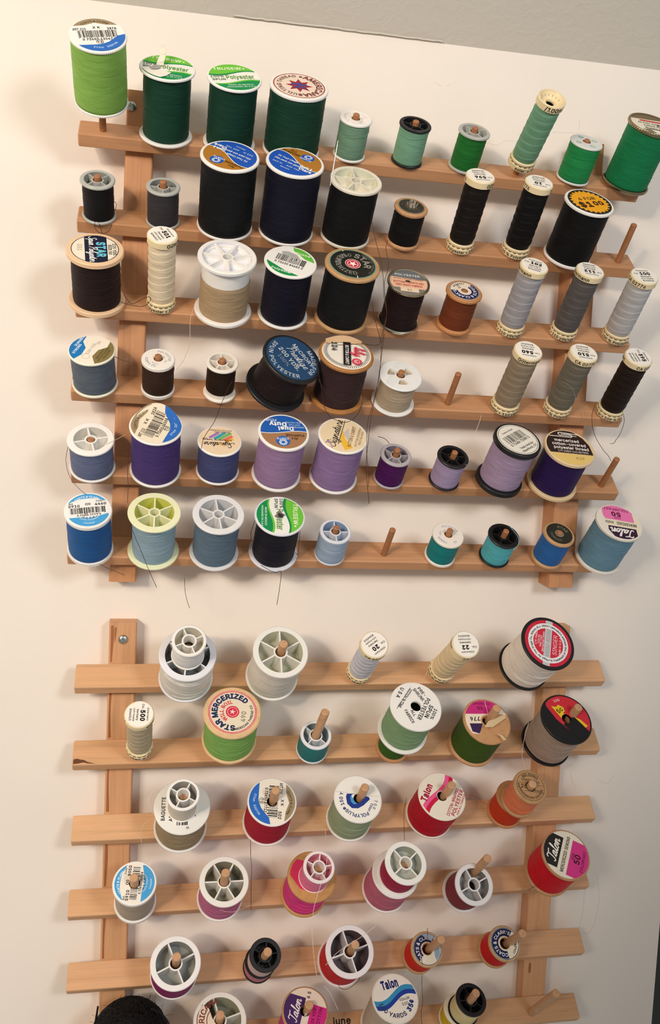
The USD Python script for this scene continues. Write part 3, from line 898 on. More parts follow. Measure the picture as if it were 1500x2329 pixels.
def spool(key, typ, thread, label, plastic=WHITE, rw=.92, spokes=5, ri=.76, dep=.010, art=None, lab=None, lr=.92, hole=False, tf=.0018, incol=None,
          knurl=True, wz=None, nstray=2, core=None, lhole=None, group=None):
    r = 0 if key[0] == 'U' else 1
    u, v, h0, tx, te, H, rt, rb = FIT[key]
    fr = spool_matrix(key)
    root = thing('thread_spool', label, 'thread spool', group or ('spools on the upper rack' if r == 0 else 'spools on the lower rack'), gf(*fr))
    SP[key] = (root, fr)
    b = BORE[r]
    R = rt; rwd = max(min(rt, rb) * rw, b + .002)
    pl = mat('clear' if plastic == CLEAR else 'plastic', plastic)
    tm = mat('thread', thread)
    sd = sum(map(ord, key))
    kn = dict(knurl=80 if R > .014 else 60, depth=.00022, rmin=.93 * R) if knurl else {}
    knb = dict(knurl=80 if R > .014 else 60, depth=.00022, rmin=.93 * rb) if knurl else {}
    bt = b if (hole or typ in ('open',)) else 0.0
    if typ in ('cap', 'solid', 'slots', 'open'):
        obj('bottom_flange', lathe([(b, 0), (rb - .0004, 0), (rb, .0004), (rb, tf - .0004), (rb - .0004, tf), (b, tf)], 72, **knb), pl, root, smooth=32)
        z0, z1 = (tf, H - tf) if wz is None else wz
        if core:
            obj('core_tube', lathe([(rwd * .97 - .001, tf), (rwd * .97, tf), (rwd * .97, H - tf), (rwd * .97 - .001, H - tf)], 64), pl, root, smooth=30)
        obj('thread_winding', winding(min(R * ri + .0008, rwd - .0004) if typ == 'open' else b + .0012, rwd, z0, z1, 'plain', sd), tm, root, smooth=True)
        strays(root, thread, rwd, z0, z1, sd, nstray)
        if typ == 'open':
            Ri = R * ri
            obj('top_flange', lathe([(Ri, H - .0001), (Ri + .0003, H), (R - .0005, H), (R, H - .0005), (R, H - tf + .0003), (R - .0003, H - tf), (Ri, H - tf)], 72, **kn), pl, root, smooth=32)
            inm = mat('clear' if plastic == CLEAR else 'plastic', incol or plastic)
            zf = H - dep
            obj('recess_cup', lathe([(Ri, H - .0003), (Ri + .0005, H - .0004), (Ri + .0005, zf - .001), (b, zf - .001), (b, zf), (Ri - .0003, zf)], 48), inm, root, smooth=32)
            hw = .00105 if R > .014 else .0008
            ho = b + .0011
            ms = [lathe([(b, zf), (ho, zf), (ho, H - .0006), (b, H - .0006)], 36)]
            for i in range(spokes):
                bx = rbox(ho - .0003, Ri + .0002, -hw / 2, hw / 2, zf, H - .0007)
                bx.apply_transform(trimesh.transformations.rotation_matrix(2 * math.pi * (i + .25 * (key in ('L5_1', 'L3_1b', 'L4_4b'))) / spokes + (sd % 7) * .13, [0, 0, 1]))
                ms.append(bx)
            obj('spoked_hub', cat(ms), pl, root, smooth=30)
            if art is not None:
                p = obj('paper_label', trimesh.Trimesh(*art[0], process=False), mat('paper', lab), root)
                art[1].build(p, H + .00012)
        else:
            top = lathe([(bt, H - tf), (bt, H), (R - .0005, H), (R, H - .0005), (R, H - tf + .0004), (R - .0004, H - tf)], 72, **kn)
            if typ == 'slots':                # narrow wedge slots through the disc
                m = to_m3(lathe([(b, H - tf), (b, H), (R - .0005, H), (R, H - .0005), (R, H - tf + .0004), (R - .0004, H - tf)], 72))
                if key == 'U1_9':             # four round holes
                    for a in (20, 110, 200, 290):
                        c9 = trimesh.creation.cylinder(radius=.0023, height=.03, sections=24)
                        c9.apply_translation([R * .60 * math.cos(math.radians(a)), R * .60 * math.sin(math.radians(a)), H])
                        m = m - to_m3(c9)
                    obj('hole_floor', lathe([(b, H - .0065), (b, H - .0060), (rwd - .001, H - .0060), (rwd - .001, H - .0065)], 40), mat('plastic', 'a8aaa8'), root)
                for a in (slots_of(key) if key != 'U1_9' else ()):
                    P = [((b + .0018 + t2 * (R * .30)) * math.cos(a + s), (b + .0018 + t2 * (R * .30)) * math.sin(a + s)) for s, t2 in ((-.38, 0), (-.42, 1), (-.2, 1.05), (.2, 1.05), (.42, 1), (.38, 0))]
                    q = trimesh.creation.extrude_polygon(Polygon(P), .02, engine='earcut'); q.apply_translation([0, 0, H - .0005 - .008])
                    m = m - to_m3(q)
                v3 = m.to_mesh(); top = trimesh.Trimesh(v3.vert_properties[:, :3], v3.tri_verts)
            obj('top_flange', top, pl, root, smooth=32)
            if lab:
                disc_label(root, H, R * lr, art, lab, (lhole or b) if hole else 0)
            elif art is not None:
                art.build(root, H)
    elif typ == 'wood':
        wm = mat('wood', plastic, axis=2, seed=sd % 5)
        obj('bottom_flange', lathe([(b, 0), (rb - .0007, 0), (rb, .0007), (rb, .0020), (rb - .0004, .0025), (rwd * .9, .0042), (b, .0042)], 64), wm, root, smooth=28)
        obj('top_flange', lathe([(bt, H - .0042), (bt, H), (R - .0008, H), (R, H - .0008), (R, H - .0022), (R - .0004, H - .0027), (rwd * .9, H - .0042)], 64), wm, root, smooth=28)
        obj('thread_winding', winding(b + .0012, rwd, .0030, H - .0030, 'plain', sd), tm, root, smooth=True)
        strays(root, thread, rwd, .004, H - .004, sd, nstray)
        if lab:
            disc_label(root, H, R * lr, art, lab, (lhole or b) if hole else 0)
        elif art is not None:
            art.build(root, H)
    elif typ == 'metal':
        mm = mat('metal', plastic)
        obj('bottom_rim', lathe([(b, 0), (rb - .0012, 0), (rb, .0010), (rb, .0022), (rb - .0010, .0028), (rb - .0022, .0020), (b, .0018)], 72), mm, root, smooth=40)
        obj('top_rim', lathe([(R - .0018, H - .0004), (R - .0010, H), (R - .0003, H - .0001), (R, H - .0006), (R, H - .0020), (R - .0006, H - .0026), (R - .0018, H - .0022)], knurl=58, depth=.0003, rmin=R * .99), mm, root, smooth=28)
        obj('thread_winding', winding(b + .0012, rwd, .0020, H - .0022, 'plain', sd), tm, root, smooth=True)
        strays(root, thread, rwd, .004, H - .004, sd, nstray)
        disc_label(root, H - .0009, R - .0017, art, lab)
    return root


def slots_of(key):
    return [math.radians(a) for a in ((35, 155, 275) if key == 'U4_6' else (15, 105, 195, 285))]


def cyl_text(root, s, R, z, h, a0, col='2a241c', bold=1):
    Vs, Fs, k = [], [], 0
    a = math.radians(a0)
    for ch in s:
        V, F, adv = glyph(ch, bold)
        if len(F):
            t = a + V[:, 0] * h / R
            Vs.append(np.stack([(R + 4e-5) * np.cos(t), (R + 4e-5) * np.sin(t), z + (V[:, 1] - .5) * h], 1)); Fs.append(F + k); k += len(V)
        a += adv * h / R
    obj('printed_lettering', trimesh.Trimesh(np.vstack(Vs), np.vstack(Fs), process=False), mat('print', col), root)


def tall_spool(key, thread, label, num, code, rot, cap_a, base_a, invert=False, base_s='100 % Polyester • 110 yds/vgs • 100 m •', group=None):
    """slim cross-wound spool with cream end caps"""
    r = 0 if key[0] == 'U' else 1
    u, v, h0, tx, te, H, rt, rb = FIT[key]
    fr = spool_matrix(key)
    root = thing('thread_spool', label, 'thread spool', group or ('spools on the upper rack' if r == 0 else 'spools on the lower rack'), gf(*fr))
    SP[key] = (root, fr)
    cm = mat('plastic', 'efdcb0'); b = BORE[r]; R, Rb = rt, rb
    base = obj('base_cap', lathe([(b, 0), (Rb - .0012, 0), (Rb - .0002, .0008), (Rb, .0012), (Rb, .0046), (Rb - .0004, .0050), (Rb * .90, .0051), (Rb * .90, .0060), (Rb * .97, .0062), (Rb * .98, .0075), (Rb * .93, .0080), (b, .0080)], 72), cm, root, smooth=28)
    ms = []
    for i in range(16):
        a = 2 * math.pi * i / 16
        t = np.linspace(-.11, .11, 5)
        ms.append(tube([((Rb * .965) * math.cos(a + q), (Rb * .965) * math.sin(a + q), .0058 - .0006 * math.cos(q / .11 * 1.57)) for q in t], .00022, 4))
    obj('notch_marks', cat(ms), mat('print', '4a3a20'), base)
    zc = H - .0053
    if not invert:
        cap = obj('top_cap', lathe([(0, zc), (R - .0004, zc), (R, zc + .0004), (R, H - .0007), (R - .0007, H), (0, H)], 72), cm, root, smooth=28)
        A = Art(R * .93, rot)
        A.txt('Gütermann', 0, .62, .17, '4a4640', width=1.05).txt('Col.', -.60, .25, .19, '3a3632').txt(num, .12, .25, .38, '1e1a1a', bold=2)
        A.txt('Germany', .05, -.12, .18, '3a3632').txt('100% Polyester', .05, -.38, .15, '5a564e', width=1.05).txt(code, .05, -.64, .18, '3a3632')
        disc_label(root, H, R * .93, A, 'f6f0e4')
        cyl_text(cap, 'Gütermann', R, zc + .0024, .0026, cap_a)
        cyl_text(cap, 'CA 02776', R, zc + .0024, .0024, cap_a + 170)
    else:
        cap = obj('top_cap', lathe([(b, zc), (R - .0004, zc), (R, zc + .0004), (R, H - .0005), (R - .0005, H), (R - .0012, H), (R - .0020, H - .0016), (b + .0020, H - .0042), (b + .0004, H - .0036), (b, H - .0042)], 72), cm, root, smooth=28)
        ms = []
        for i in range(7):
            a = math.radians(20 + i * 24)
            ms.append(tube([((b + .0030) * math.cos(a), (b + .0030) * math.sin(a), H - .0036), ((R - .0030) * math.cos(a), (R - .0030) * math.sin(a), H - .00215)], .00012, 4))
        obj('tick_marks', cat(ms), mat('print', '6a5a38'), cap)
        cyl_text(cap, '/100m  •', R, zc + .0026, .0030, cap_a)
    cyl_text(base, base_s, Rb, .0028, .0022, base_a)
    obj('thread_winding', winding(b + .0012, min(R, Rb) * .91, .0080, zc, 'cross', sum(map(ord, key))), mat('thread', thread), root, smooth=True)
    return root

# ---------------------------------------------------------------- printed designs
def art_barcode(R, rot, num, digits, hole=0, cap='a08c6c', blue='2f6cc0'):
    A = Art(R, rot, hole)
    A.shape(Polygon([(-1, .55), (-.4, .60), (0, .74), (.4, .60), (1, .55), (1, 1), (-1, 1)]).buffer(0), cap)
    A.arc('COATS & CLARK', .83, 90, .115, '4a3c24', bold=1)
    A.txt('ART.210', -.62, .36, .17, '2a2626', width=.50).txt('X K', .02, .44, .15, '2a2626').txt(num, .58, .36, .17, '2a2626', width=.36)
    A.bars(0, .05, 1.42, .42, sum(map(ord, digits))).txt(digits, .02, -.27, .15, '2a2626', width=1.25)
    A.ring(.115, .135, '4a4644', .0, -.44).txt('T2', .0, -.44, .13, '2a2626')
    A.shape(Polygon([(-.80, -.60), (-.45, -.60), (0, -.60), (.32, -.46), (.55, -.26), (.72, -.10), (1, -.02), (1, -1), (-1, -1)]).buffer(0), blue)
    A.arc('274m   300Yds', .78, 285, .11, 'b8d0ee', inward=True)
    return A


def art_s910(R, rot, color, digits, hole=0):
    A = Art(R, rot, hole)
    A.band(lambda x: .40 + .32 * (1 - x * x), lambda x: 1 + 0 * x, '4aa4dc')
    A.arc('COATS & CLARK', .83, 90, .125, 'f4f8fa', bold=1)
    A.txt('Color', .58, .52, .12, '3a3838').txt('Art.', -.74, .44, .12, '3a3838').txt('S910', -.62, .28, .18, '2a2828').txt('O0', .02, .36, .16, '2a2828').txt(color, .60, .32, .18, '2a2828')
    A.bars(0, -.02, 1.62, .36, sum(map(ord, digits))).txt(digits, .02, -.31, .14, '2a2828', width=1.1)
    A.poly([(-.9, -.42), (-.4, -.42), (0, -.50), (.4, -.44), (.9, -.30), (1, -1), (-1, -1)], '4aa4dc')
    for i, s in enumerate(('W', 'Δ', '□', 'A', 'P')):
        A.txt(s if s in 'WAP' else 'o', -.26 + i * .16, -.47, .12, '5a5856')
    A.arc('100% Polyester', .62, 272, .10, 'c8e4f6', inward=True).arc('Poliéster', .82, 270, .10, 'c8e4f6', inward=True)
    return A


def art_trusew(R, rot, hole=0):
    A = Art(R, rot, hole)
    f = lambda a, b: (lambda x: a + b * np.sin(x * 2.6))
    A.band(f(.34, .12), lambda x: 1 + 0 * x, '6fc53c').band(f(.26, .14), f(.36, .12), '1f8c4c')
    A.band(lambda x: -1 + 0 * x, f(-.42, .12), '149050').band(f(-.42, .12), f(-.34, .13), '6fc53c')
    A.txt('TRUSEW•', -.05, .66, .24, 'e4f2c8', bold=1)
    A.txt('100%', -.68, .06, .17, '4a5a48').txt('SPUN', -.66, -.16, .17, '4a5a48').txt('Polyester', .22, .0, .36, '6a9a50', bold=1, width=1.15)
    A.txt('MADE IN MEXICO', .1, -.60, .10, 'd6ead8').txt('PACKAGED IN U.S.A.', .1, -.75, .10, 'd6ead8')
    return A


def art_coats(R, rot):
    A = Art(R, rot)
    x = np.linspace(-1.05, 1.05, 30)
    s = lambda q: .10 - .30 * np.sin(q * 2.3)
    A.shape(Polygon([(a, s(a)) for a in x] + [(1.05, 1.05), (-1.05, 1.05)]).buffer(0), 'b0782c')
    A.shape(Polygon([(a, s(a)) for a in x] + [(1.05, -1.05), (-1.05, -1.05)]).buffer(0), '1f56b8')
    A.line([(a, s(a)) for a in x], .035, 'f0ece4', smooth=False)
    A.ring(0, .27, '2458b4', .22, .58).txt('COATS', .22, .42, .12, 'e4ecf8')
    for i in range(8):
        t = i * math.pi / 4
        A.ring(.022, .05, 'e4ecf8', .22 + .12 * math.cos(t), .64 + .12 * math.sin(t))
    A.txt('ALL', -.42, .66, .13, '5a3c10').txt('PURPOSE', -.44, .48, .14, '5a3c10')
    A.txt('Fil Tout Usage', -.28, -.02, .14, 'dfe8f6', bold=1, width=.9).txt('Hilo para uso general', -.12, -.24, .14, 'dfe8f6', bold=1, width=1.25)
    A.txt('Coats &', .55, -.13, .17, 'f2f4f8', bold=2, width=.5).txt('Clark', .62, -.34, .17, 'f2f4f8', bold=2)
    A.txt('365 m    400 Yds.', -.10, -.50, .12, 'b8ccec').txt('Mexico', -.05, -.70, .10, 'b8ccec')
    return A


def art_talon_cotton(R, rot, black='2a2624', pink='d83c88', clip=None, red='c03a80'):
    A = Art(R, rot, clip=clip)
    A.rect(-.72, .26, .66, 1.0, black).script('Talon', -.02, .52, .52, 'f4f0e6', w=.11, shear=.3, squeeze=1.0)
    A.txt('MERCERIZED SEWING', 0, .05, .17, '3a3430', bold=1, width=1.62)
    A.rect(-.84, -1.0, .74, -.16, pink).txt('SIZE', .05, -.30, .11, '4a1430').txt('50', .0, -.50, .30, '3a1028', bold=1).txt('COLORFAST', 0, -.76, .14, '7a1c50', bold=1)
    return A


def art_clarks(R, rot, hole=0, worn=False):
    A = Art(R, rot, hole)
    A.ring(.94, .98, '24284c').sector(.46, .92, 20, 250, '20264e') if not worn else A.ring(.94, .98, '24284c').sector(.46, .92, 20, 200, '20264e')
    A.arc("COATS & CLARK'S", .69, 135 if not worn else 110, .24, 'eceaf0', bold=1, space=1.05)
    if not worn:
        A.txt('125', .45, -.30, .22, '6a5a48', rot=-60).arc('BOILFAST', .76, -45, .16, '5a4c3c')
    return A


def irregular(n, r, amp, seed):
    g = random.Random(seed)
    return [((r + amp * (g.random() - .5)) * math.cos(2 * math.pi * i / n), (r + amp * (g.random() - .5)) * math.sin(2 * math.pi * i / n)) for i in range(n)]


def RT(key):
    return FIT[key][6]


# ---------------------------------------------------------------- upper rack, first slat (greens)
spool('U1_1', 'cap', '88b654', 'lime green spool with barcode label sitting high on its peg at the top corner', rw=.97, lab='f4f0e8', lr=.93,
      art=art_barcode(RT('U1_1') * .93, 14, '287A', '0 73650 13547 7'), nstray=0)
s = spool('U1_2', 'cap', '14402f', 'dark green spool whose green and white label is torn and curling up', rw=.87, lab='efece2', lr=.93, art=art_trusew(RT('U1_2') * .93, -6), nstray=1)
Hh, Rr = FIT['U1_2'][5], RT('U1_2')
flap = catmull([(-.0075, .0005, 0), (-.0068, .003, .0024), (-.0050, .0062, .0055), (-.0062, .0088, .0092)], 5)
fv, ff = [], []
for i, p in enumerate(flap):
    wd = .0048 * (1 - .55 * (i / len(flap)) ** 2)
    fv += [p + np.array([0, 0, Hh]), p + np.array([wd, .0006 * math.sin(i), Hh + .0010]), p + np.array([wd, .0004 + .0006 * math.sin(i), Hh + .00112]), p + np.array([0, .0003, Hh + .00012])]
for i in range(len(flap) - 1):
    for j in range(4):
        a, b2 = i * 4 + j, i * 4 + (j + 1) % 4
        ff += [(a, b2, b2 + 4), (a, b2 + 4, a + 4)]
ff += [(0, 2, 1), (0, 3, 2), (len(fv) - 4, len(fv) - 3, len(fv) - 2), (len(fv) - 4, len(fv) - 2, len(fv) - 1)]
obj('torn_paper_flap', trimesh.Trimesh(fv, ff, process=False), mat('paper', 'e6e2ce'), s, smooth=40, label='curled torn flap of the paper label')
T = Art(Rr * .93, 0)
T.poly([(-.68, -.22), (-.5, -.02), (-.32, .05), (-.25, -.18), (-.42, -.32), (-.58, -.38)], 'a8a6a0', 'tear')
T.poly([(-.95, -.3), (-.6, -.42), (-.2, -.35), (.15, -.5), (-.05, -.8), (-.3, -1), (-.9, -.8)], 'ece8dc', 'bare_paper')
T.build(s, Hh + .0007)
spool('U1_3', 'cap', '133c2d', 'dark green spool with intact green and white polyester label, third on the top slat', rw=.89, lab='f0efe4', lr=.93, art=art_trusew(RT('U1_3') * .93, 14), nstray=1)
A = Art(RT('U1_4') * .90, 0)
A.ring(.94, .98, '9a4a40').star(0, 0, .28, .52, 8, '9c2f36', a0=90)
for x, y in ((-.2, .1), (.02, .16), (.2, .06), (-.1, -.14), (.14, -.16), (0, 0)):
    A.rect(x - .09, y - .06, x + .09, y + .06, '3c4a9c', rot=0)
A.arc('•AMERICANA•', .76, -5, .28, '7a3a34', bold=1).arc('QUILTING THREAD', .76, 185, .19, '84605a', bold=1, space=1.1)
spool('U1_4', 'cap', '123c2c', 'dark green spool with cream label bearing a red and blue star', rw=.96, lab='ecd8c6', lr=.90, art=A, tf=.0022, nstray=4)
spool('U1_5', 'open', '759a81', 'small sage green spool with white spoked rim, beside the upright needle', rw=.93, spokes=4, ri=.76, dep=.004)
spool('U1_6', 'open', '7aaa8c', 'small sage green spool with black spoked rim on the top slat', plastic=BLACKP, rw=.93, spokes=5, ri=.77)
spool('U1_7', 'open', '20702e', 'small bright green spool with cloudy clear plastic rims', plastic=CLEAR, rw=.90, spokes=4, ri=.78, incol='c0c2bc', knurl=False, nstray=4)
tall_spool('U1_8', '70a081', 'tall sea green spool with hollow funnel-shaped cream cap, leaning on the top slat', '', '', 0, -125, -130, invert=True, base_s='ester  •  Col.     100 % Poly')
spool('U1_9', 'slots', '1f8a4c', 'small green spool with white disc top pierced by round holes', rw=.95, hole=True, plastic='e0e2de', tf=.0016, nstray=3)
A = Art(RT('U1_10') - .0017, -4)
A.shape(Polygon([(-1, .42), (1, .60), (1, 1), (-1, 1)]), '7c6a50').rect(-.5, .26, 1, .42, 'c8524c', rot=2)
A.txt('All Knits, Synthetics', .05, .10, .16, '33403a', bold=1, width=1.4).txt('Cottons, Blends', .1, -.14, .16, '33403a', bold=1, width=1.1).txt('Woolens and Silk', .15, -.38, .16, '33403a', bold=1, width=1.2)
A.rect(-.4, -.52, 1, -.48, '4a4638').rect(-.15, -.78, .7, -.58, 'f4f0e2').shape(Polygon([(-.6, -.55), (-.2, -.55), (0, -.8), (-.3, -.9)]), '8a7c5c').ring(0, .07, '38443c', .30, .02)
spool('U1_10', 'metal', '147c4c', 'large emerald green spool with metal rims at the end of the top slat', plastic='a89878', rw=.92, lab='ece4cc', art=A, nstray=5)

# ---------------------------------------------------------------- second slat (blacks)
spool('U2_1', 'open', '15151a', 'small black spool with frosted rim, first on the second slat', plastic=CLEAR, rw=.90, spokes=4, ri=.76, incol='a4a6a0', nstray=0)
spool('U2_2', 'open', '38363a', 'small charcoal spool with frosted rim, directly above the cream tall spool', plastic=CLEAR, rw=.93, spokes=4, ri=.76, incol='989a95', nstray=0)
spool('U2_3', 'cap', '15181b', 'big black spool with blue and gold label turned upside down', rw=.96, lab='f2eee6', lr=.90, art=art_coats(RT('U2_3') * .90, 148), tf=.0020, nstray=0)
spool('U2_4', 'cap', '17172a', 'big navy black spool with blue and gold label, fourth on the second slat', rw=.96, lab='f2eee6', lr=.90, art=art_coats(RT('U2_4') * .90, -34), tf=.0020, nstray=0)
spool('U2_5', 'open', '18181a', 'big black spool with open cream five-spoked top, the needle standing behind it', plastic='e8e2d0', rw=.95, spokes=5, ri=.83, dep=.006, incol='dcdcc8', nstray=0, tf=.0022)
A = Art(RT('U2_6') * .80, 10)
A.ring(.93, .98, '8a8a78').ring(.42, .46, '7a786c').arc('MERCERIZED', .70, 95, .22, '4c4a42').arc('COTTON', .70, 270, .20, '54524a', inward=True)
s = spool('U2_6', 'wood', '141416', 'small black wooden spool with a dark label burst open by its peg', plastic='c49468', rw=.93, lab='38342c', lr=.80, art=A, nstray=0)
ms = []
for i in range(7):
    a = 2 * math.pi * i / 7
    q = trimesh.creation.box(bounds=[(-.0010, 0, -.0002), (.0010, .0003, .0034)])
    q.apply_transform(trimesh.transformations.rotation_matrix(.35 * math.sin(i * 2.1), [1, 0, 0])); q.apply_transform(trimesh.transformations.rotation_matrix(a, [0, 0, 1]))
    q.apply_translation([-.0028 * math.sin(a), .0028 * math.cos(a), FIT['U2_6'][5]]); ms.append(q)
obj('torn_paper', cat(ms), mat('paper', 'a8a494'), s)
tall_spool('U2_7', '1e1816', 'tall brownish black spool with cream caps numbered 596', '596', '8246004', 184, -72, -225, base_s='100 % Polyester • 100 m • 110 yds •')
tall_spool('U2_8', '111113', 'tall jet black spool with cream caps numbered 10, next to the orange price sticker', '10', '8246003', 168, -48, -186)
A = Art(RT('U2_9') * .90, 16)
A.star(0, 0, .80, .93, 24, 'f2aa24').txt('4 FOR', .0, .26, .27, '4a2a10', bold=1).txt('$1', -.30, -.20, .46, '4a2a10', bold=2).txt('00', .38, -.14, .36, '4a2a10', bold=2)
spool('U2_9', 'cap', '121214', 'black spool with an orange starburst price sticker reading 4 for $1.00', rw=.94, lab='2a2622', lr=.90, art=A, tf=.0022, nstray=1)

# ---------------------------------------------------------------- third slat
A = Art(RT('U3_1') * .84, -84)
A.ring(.95, .985, '3a3030').rect(-1, -.42, 1, .50, '1c2034').txt('STAR', .05, .25, .42, '6cc4dc', bold=2, width=1.1).script('Spun Polyester', .0, -.12, .42, 'f0f0ee', w=.10, shear=.25, squeeze=.88)
A.txt('225 YDS.', .05, .80, .17, '3a3434').txt('SIZE 50', .05, .62, .16, '3a3434').txt('331', -.1, -.62, .22, 'c0b8a8')
spool('U3_1', 'cap', '2c1a1a', 'dark brown spool with wide peach rims and a blue and black label', plastic='ecc8a0', rw=.86, lab='efe6d2', lr=.84, art=A, tf=.0034, knurl=False, nstray=5)
tall_spool('U3_2', 'ead8b8', 'tall cream spool with cream caps numbered 501 in front of the left rail', '501', '8246012', -62, -72, -225, base_s='100 % Polyester • 100 m • 110 yds •')
spool('U3_3', 'open', 'b49a78', 'large white plastic spool only partly wound with beige thread', rw=.85, spokes=7, ri=.84, dep=.0045, knurl=True, wz=(.0020, .0305), core=True, nstray=7, tf=.0026, incol='e6e6ea')
A = Art(RT('U3_4') * .90, -22)
A.shape(Polygon([(-.2, 1), (-.1, .78), (.2, .62), (.5, .42), (.95, .35), (1, 1)]), '62be40').shape(Polygon([(-.95, -.35), (-.5, -.52), (0, -.72), (.6, -.80), (.3, -1), (-.9, -1)]), '1c9048')
A.bars(.0, .10, 1.3, .44, 91).txt('0 73650 84683 0', 0, -.26, .16, '2a2828', width=1.25).txt('trusew', .35, .70, .17, 'e2f0c6').txt('Polyester', -.15, -.76, .17, 'dceee0')
A.poly([(-.55, .5), (-.3, .62), (.1, .55), (.3, .35), (.05, .2), (-.1, .32), (-.45, .3)], 'b0aeaa', 'tear').poly([(-.1, -.02), (.2, .12), (.36, -.02), (.15, -.16)], 'a8a6a4', 'tear').poly([(.0, -.42), (.3, -.36), (.55, -.5), (.2, -.62)], 'f4f2ee', 'tear')
spool('U3_4', 'cap', '18172a', 'navy spool with a scraped green and white barcode label', rw=.90, lab='f0eee6', lr=.90, art=A, nstray=2)
A = Art(RT('U3_5') * .86, -35)
A.ring(.95, 1.0, '7ca890').ring(0, .30, 'c8283c').ring(.21, .24, 'f0e0dc').star(0, 0, .09, .19, 5, 'f4ece6').ring(.30, .33, 'e8d8c8')
A.arc('STAR', .62, 62, .34, '9a9888', bold=1).arc('MERCERIZED', .64, -128, .24, '86847a', inward=True, bold=1).arc('250', .60, 150, .24, '7c7a70', bold=1).arc('26', .60, 205, .24, '8a887e', bold=1).arc('AMERICAN THREAD CO', .86, 40, .11, '6c6c64')
A.line([(.55, -.62), (.7, -.85)], .04, 'e0d8c4', smooth=False).line([(-.75, .5), (-.9, .62)], .04, 'e0d8c4', smooth=False)
spool('U3_5', 'wood', '16181a', 'large black wooden spool with black label and a red star in its middle', plastic='c49a6a', rw=.93, lab='24241f', lr=.86, art=A, nstray=1)
A = Art(RT('U3_6') - .0017, -4)
A.band(lambda x: .34 - .05 * x, lambda x: 1 + 0 * x, '6c7074').txt('POLYESTER', -.02, .60, .20, 'd8d6cc', bold=1).band(lambda x: -1 + 0 * x, lambda x: -.50, '7a7a78')
A.txt('EXTRA STRONG THREAD', 0, .26, .11, '9c5a4a').txt('BUTTONS CARPETS AND', 0, -.02, .17, 'b83a34', bold=1, width=1.6).txt('VERY HEAVY FABRICS', 0, -.26, .17, 'b83a34', bold=1, width=1.4)
A.rect(-.48, -.80, .48, -.48, 'ecd0b0').txt('51', .0, -.64, .18, '8a7a68').rect(-.16, .02, .08, .14, '1a1614', kind='punched_hole')
spool('U3_6', 'metal', '271618', 'dark brown spool with silver rims and a label about buttons and heavy fabrics', plastic='c8c0a8', rw=.87, lab='e8bc9c', art=A, nstray=5)
s = spool('U3_7', 'wood', '74381e', 'small reddish brown wooden spool with navy and cream label', plastic='c08450', rw=.88, lab='eadcc8', lr=.84, art=art_clarks(RT('U3_7') * .84, 160, 0), nstray=6, hole=True, lhole=.0026)
for k, n, c, rot, ca, ba, lb in (('U3_8', '102', 'a6a4a8', -22, -221, -321, 'tall mid grey spool with cream caps numbered 102'), ('U3_9', '112', '5c5856', 172, -214, -326, 'tall dark grey spool with cream caps numbered 112'),
                                 ('U3_10', '100', 'c0bebe', 4, -361, -180, 'tall silver grey spool numbered 100 at the end of the third slat')):
    tall_spool(k, c, lb, n, '8246026', rot, ca, ba)

# ---------------------------------------------------------------- fourth slat
A = Art(RT('U4_1') * .94, 66)
A.poly([(-1, .45), (-.5, .25), (.0, .30), (.35, .62), (.80, .66), (.7, .9), (0, 1.1), (-.8, .9)], '1c78bc', smooth=False).txt('STRONG', -.22, .62, .15, 'e6eef4').txt('DURABLE', .32, .78, .15, 'e6eef4')
A.poly([(-.85, -.60), (-.4, -.24), (.1, -.28), (.45, -.55), (.95, -.48), (.5, -1.1), (-.6, -1.05)], '857648').txt('MERCERIZED', -.1, -.48, .10, '4a3e1e').txt('COTTON COVERED', -.05, -.62, .10, '4a3e1e').txt('POLYESTER', 0, -.76, .10, '4a3e1e')
A.txt('150 YDS', .05, .06, .17, 'c8bea8').txt('26', .58, -.05, .16, 'bcb29c').ring(.16, .18, 'd0c6b0', -.52, .02)
spool('U4_1', 'cap', '5c6672', 'blue grey spool with blue, cream and olive label on the fourth slat', plastic='f2eed8', rw=.93, lab='f0e8d8', lr=.94, art=A, nstray=3)
A = Art(RT('U4_2') * .96, 0, .38)
A.arc('POLYESTER', .70, 40, .20, '6a7a98', bold=0).arc('50 YARDS', .72, 215, .20, '6a7a98', bold=0).arc('MIL', .52, -30, .13, '8a92a4', bold=0).arc('U.S.A.', .52, 245, .14, '8a92a4', bold=0)
spool('U4_2', 'solid', '37241a', 'small dark brown spool with thick white top stamped with blue letters', plastic='f0ebe2', rw=.95, art=A, tf=.0030, hole=True, nstray=1)
spool('U4_3', 'open', '2e1e12', 'small dark brown spool with white five-spoked top, third on the fourth slat', rw=.88, spokes=5, ri=.76, plastic='efe8dc', wz=(.0055, FIT['U4_3'][5] - .0018), core=True, nstray=1)
A = Art(RT('U4_4') * .90, -52)
A.arc('MADE FOR', .84, 50, .19, 'b8bcc0', bold=1, space=1.05).txt('McCRORY', .06, .50, .20, 'c0c4c6', bold=1).script('Prestige', .05, .20, .42, 'd0d2d0', w=.075, shear=.25).txt('200 YDS.', -.02, -.14, .22, 'c4c6c6', bold=1).txt('100%', -.06, -.40, .19, '8c98a4', bold=0)
A.arc('SPUN POLYESTER', .83, 262, .19, 'b8bcc0', inward=True, bold=1, space=1.08)
spool('U4_4', 'cap', '281a18', 'very dark brown spool with black rims and blue label, tipped to the side', plastic='202224', rw=.86, lab='24486e', lr=.90, art=A, tf=.0026, knurl=False, nstray=2)
A = Art(RT('U4_5') * .90, -96)
for i in range(64):
    t = 2 * math.pi * i / 64
    A.line([(.80 * math.cos(t), .80 * math.sin(t)), (.87 * math.cos(t + .07), .87 * math.sin(t + .07)), (.94 * math.cos(t + .03), .94 * math.sin(t + .03))], .022, '4a443c', smooth=False)
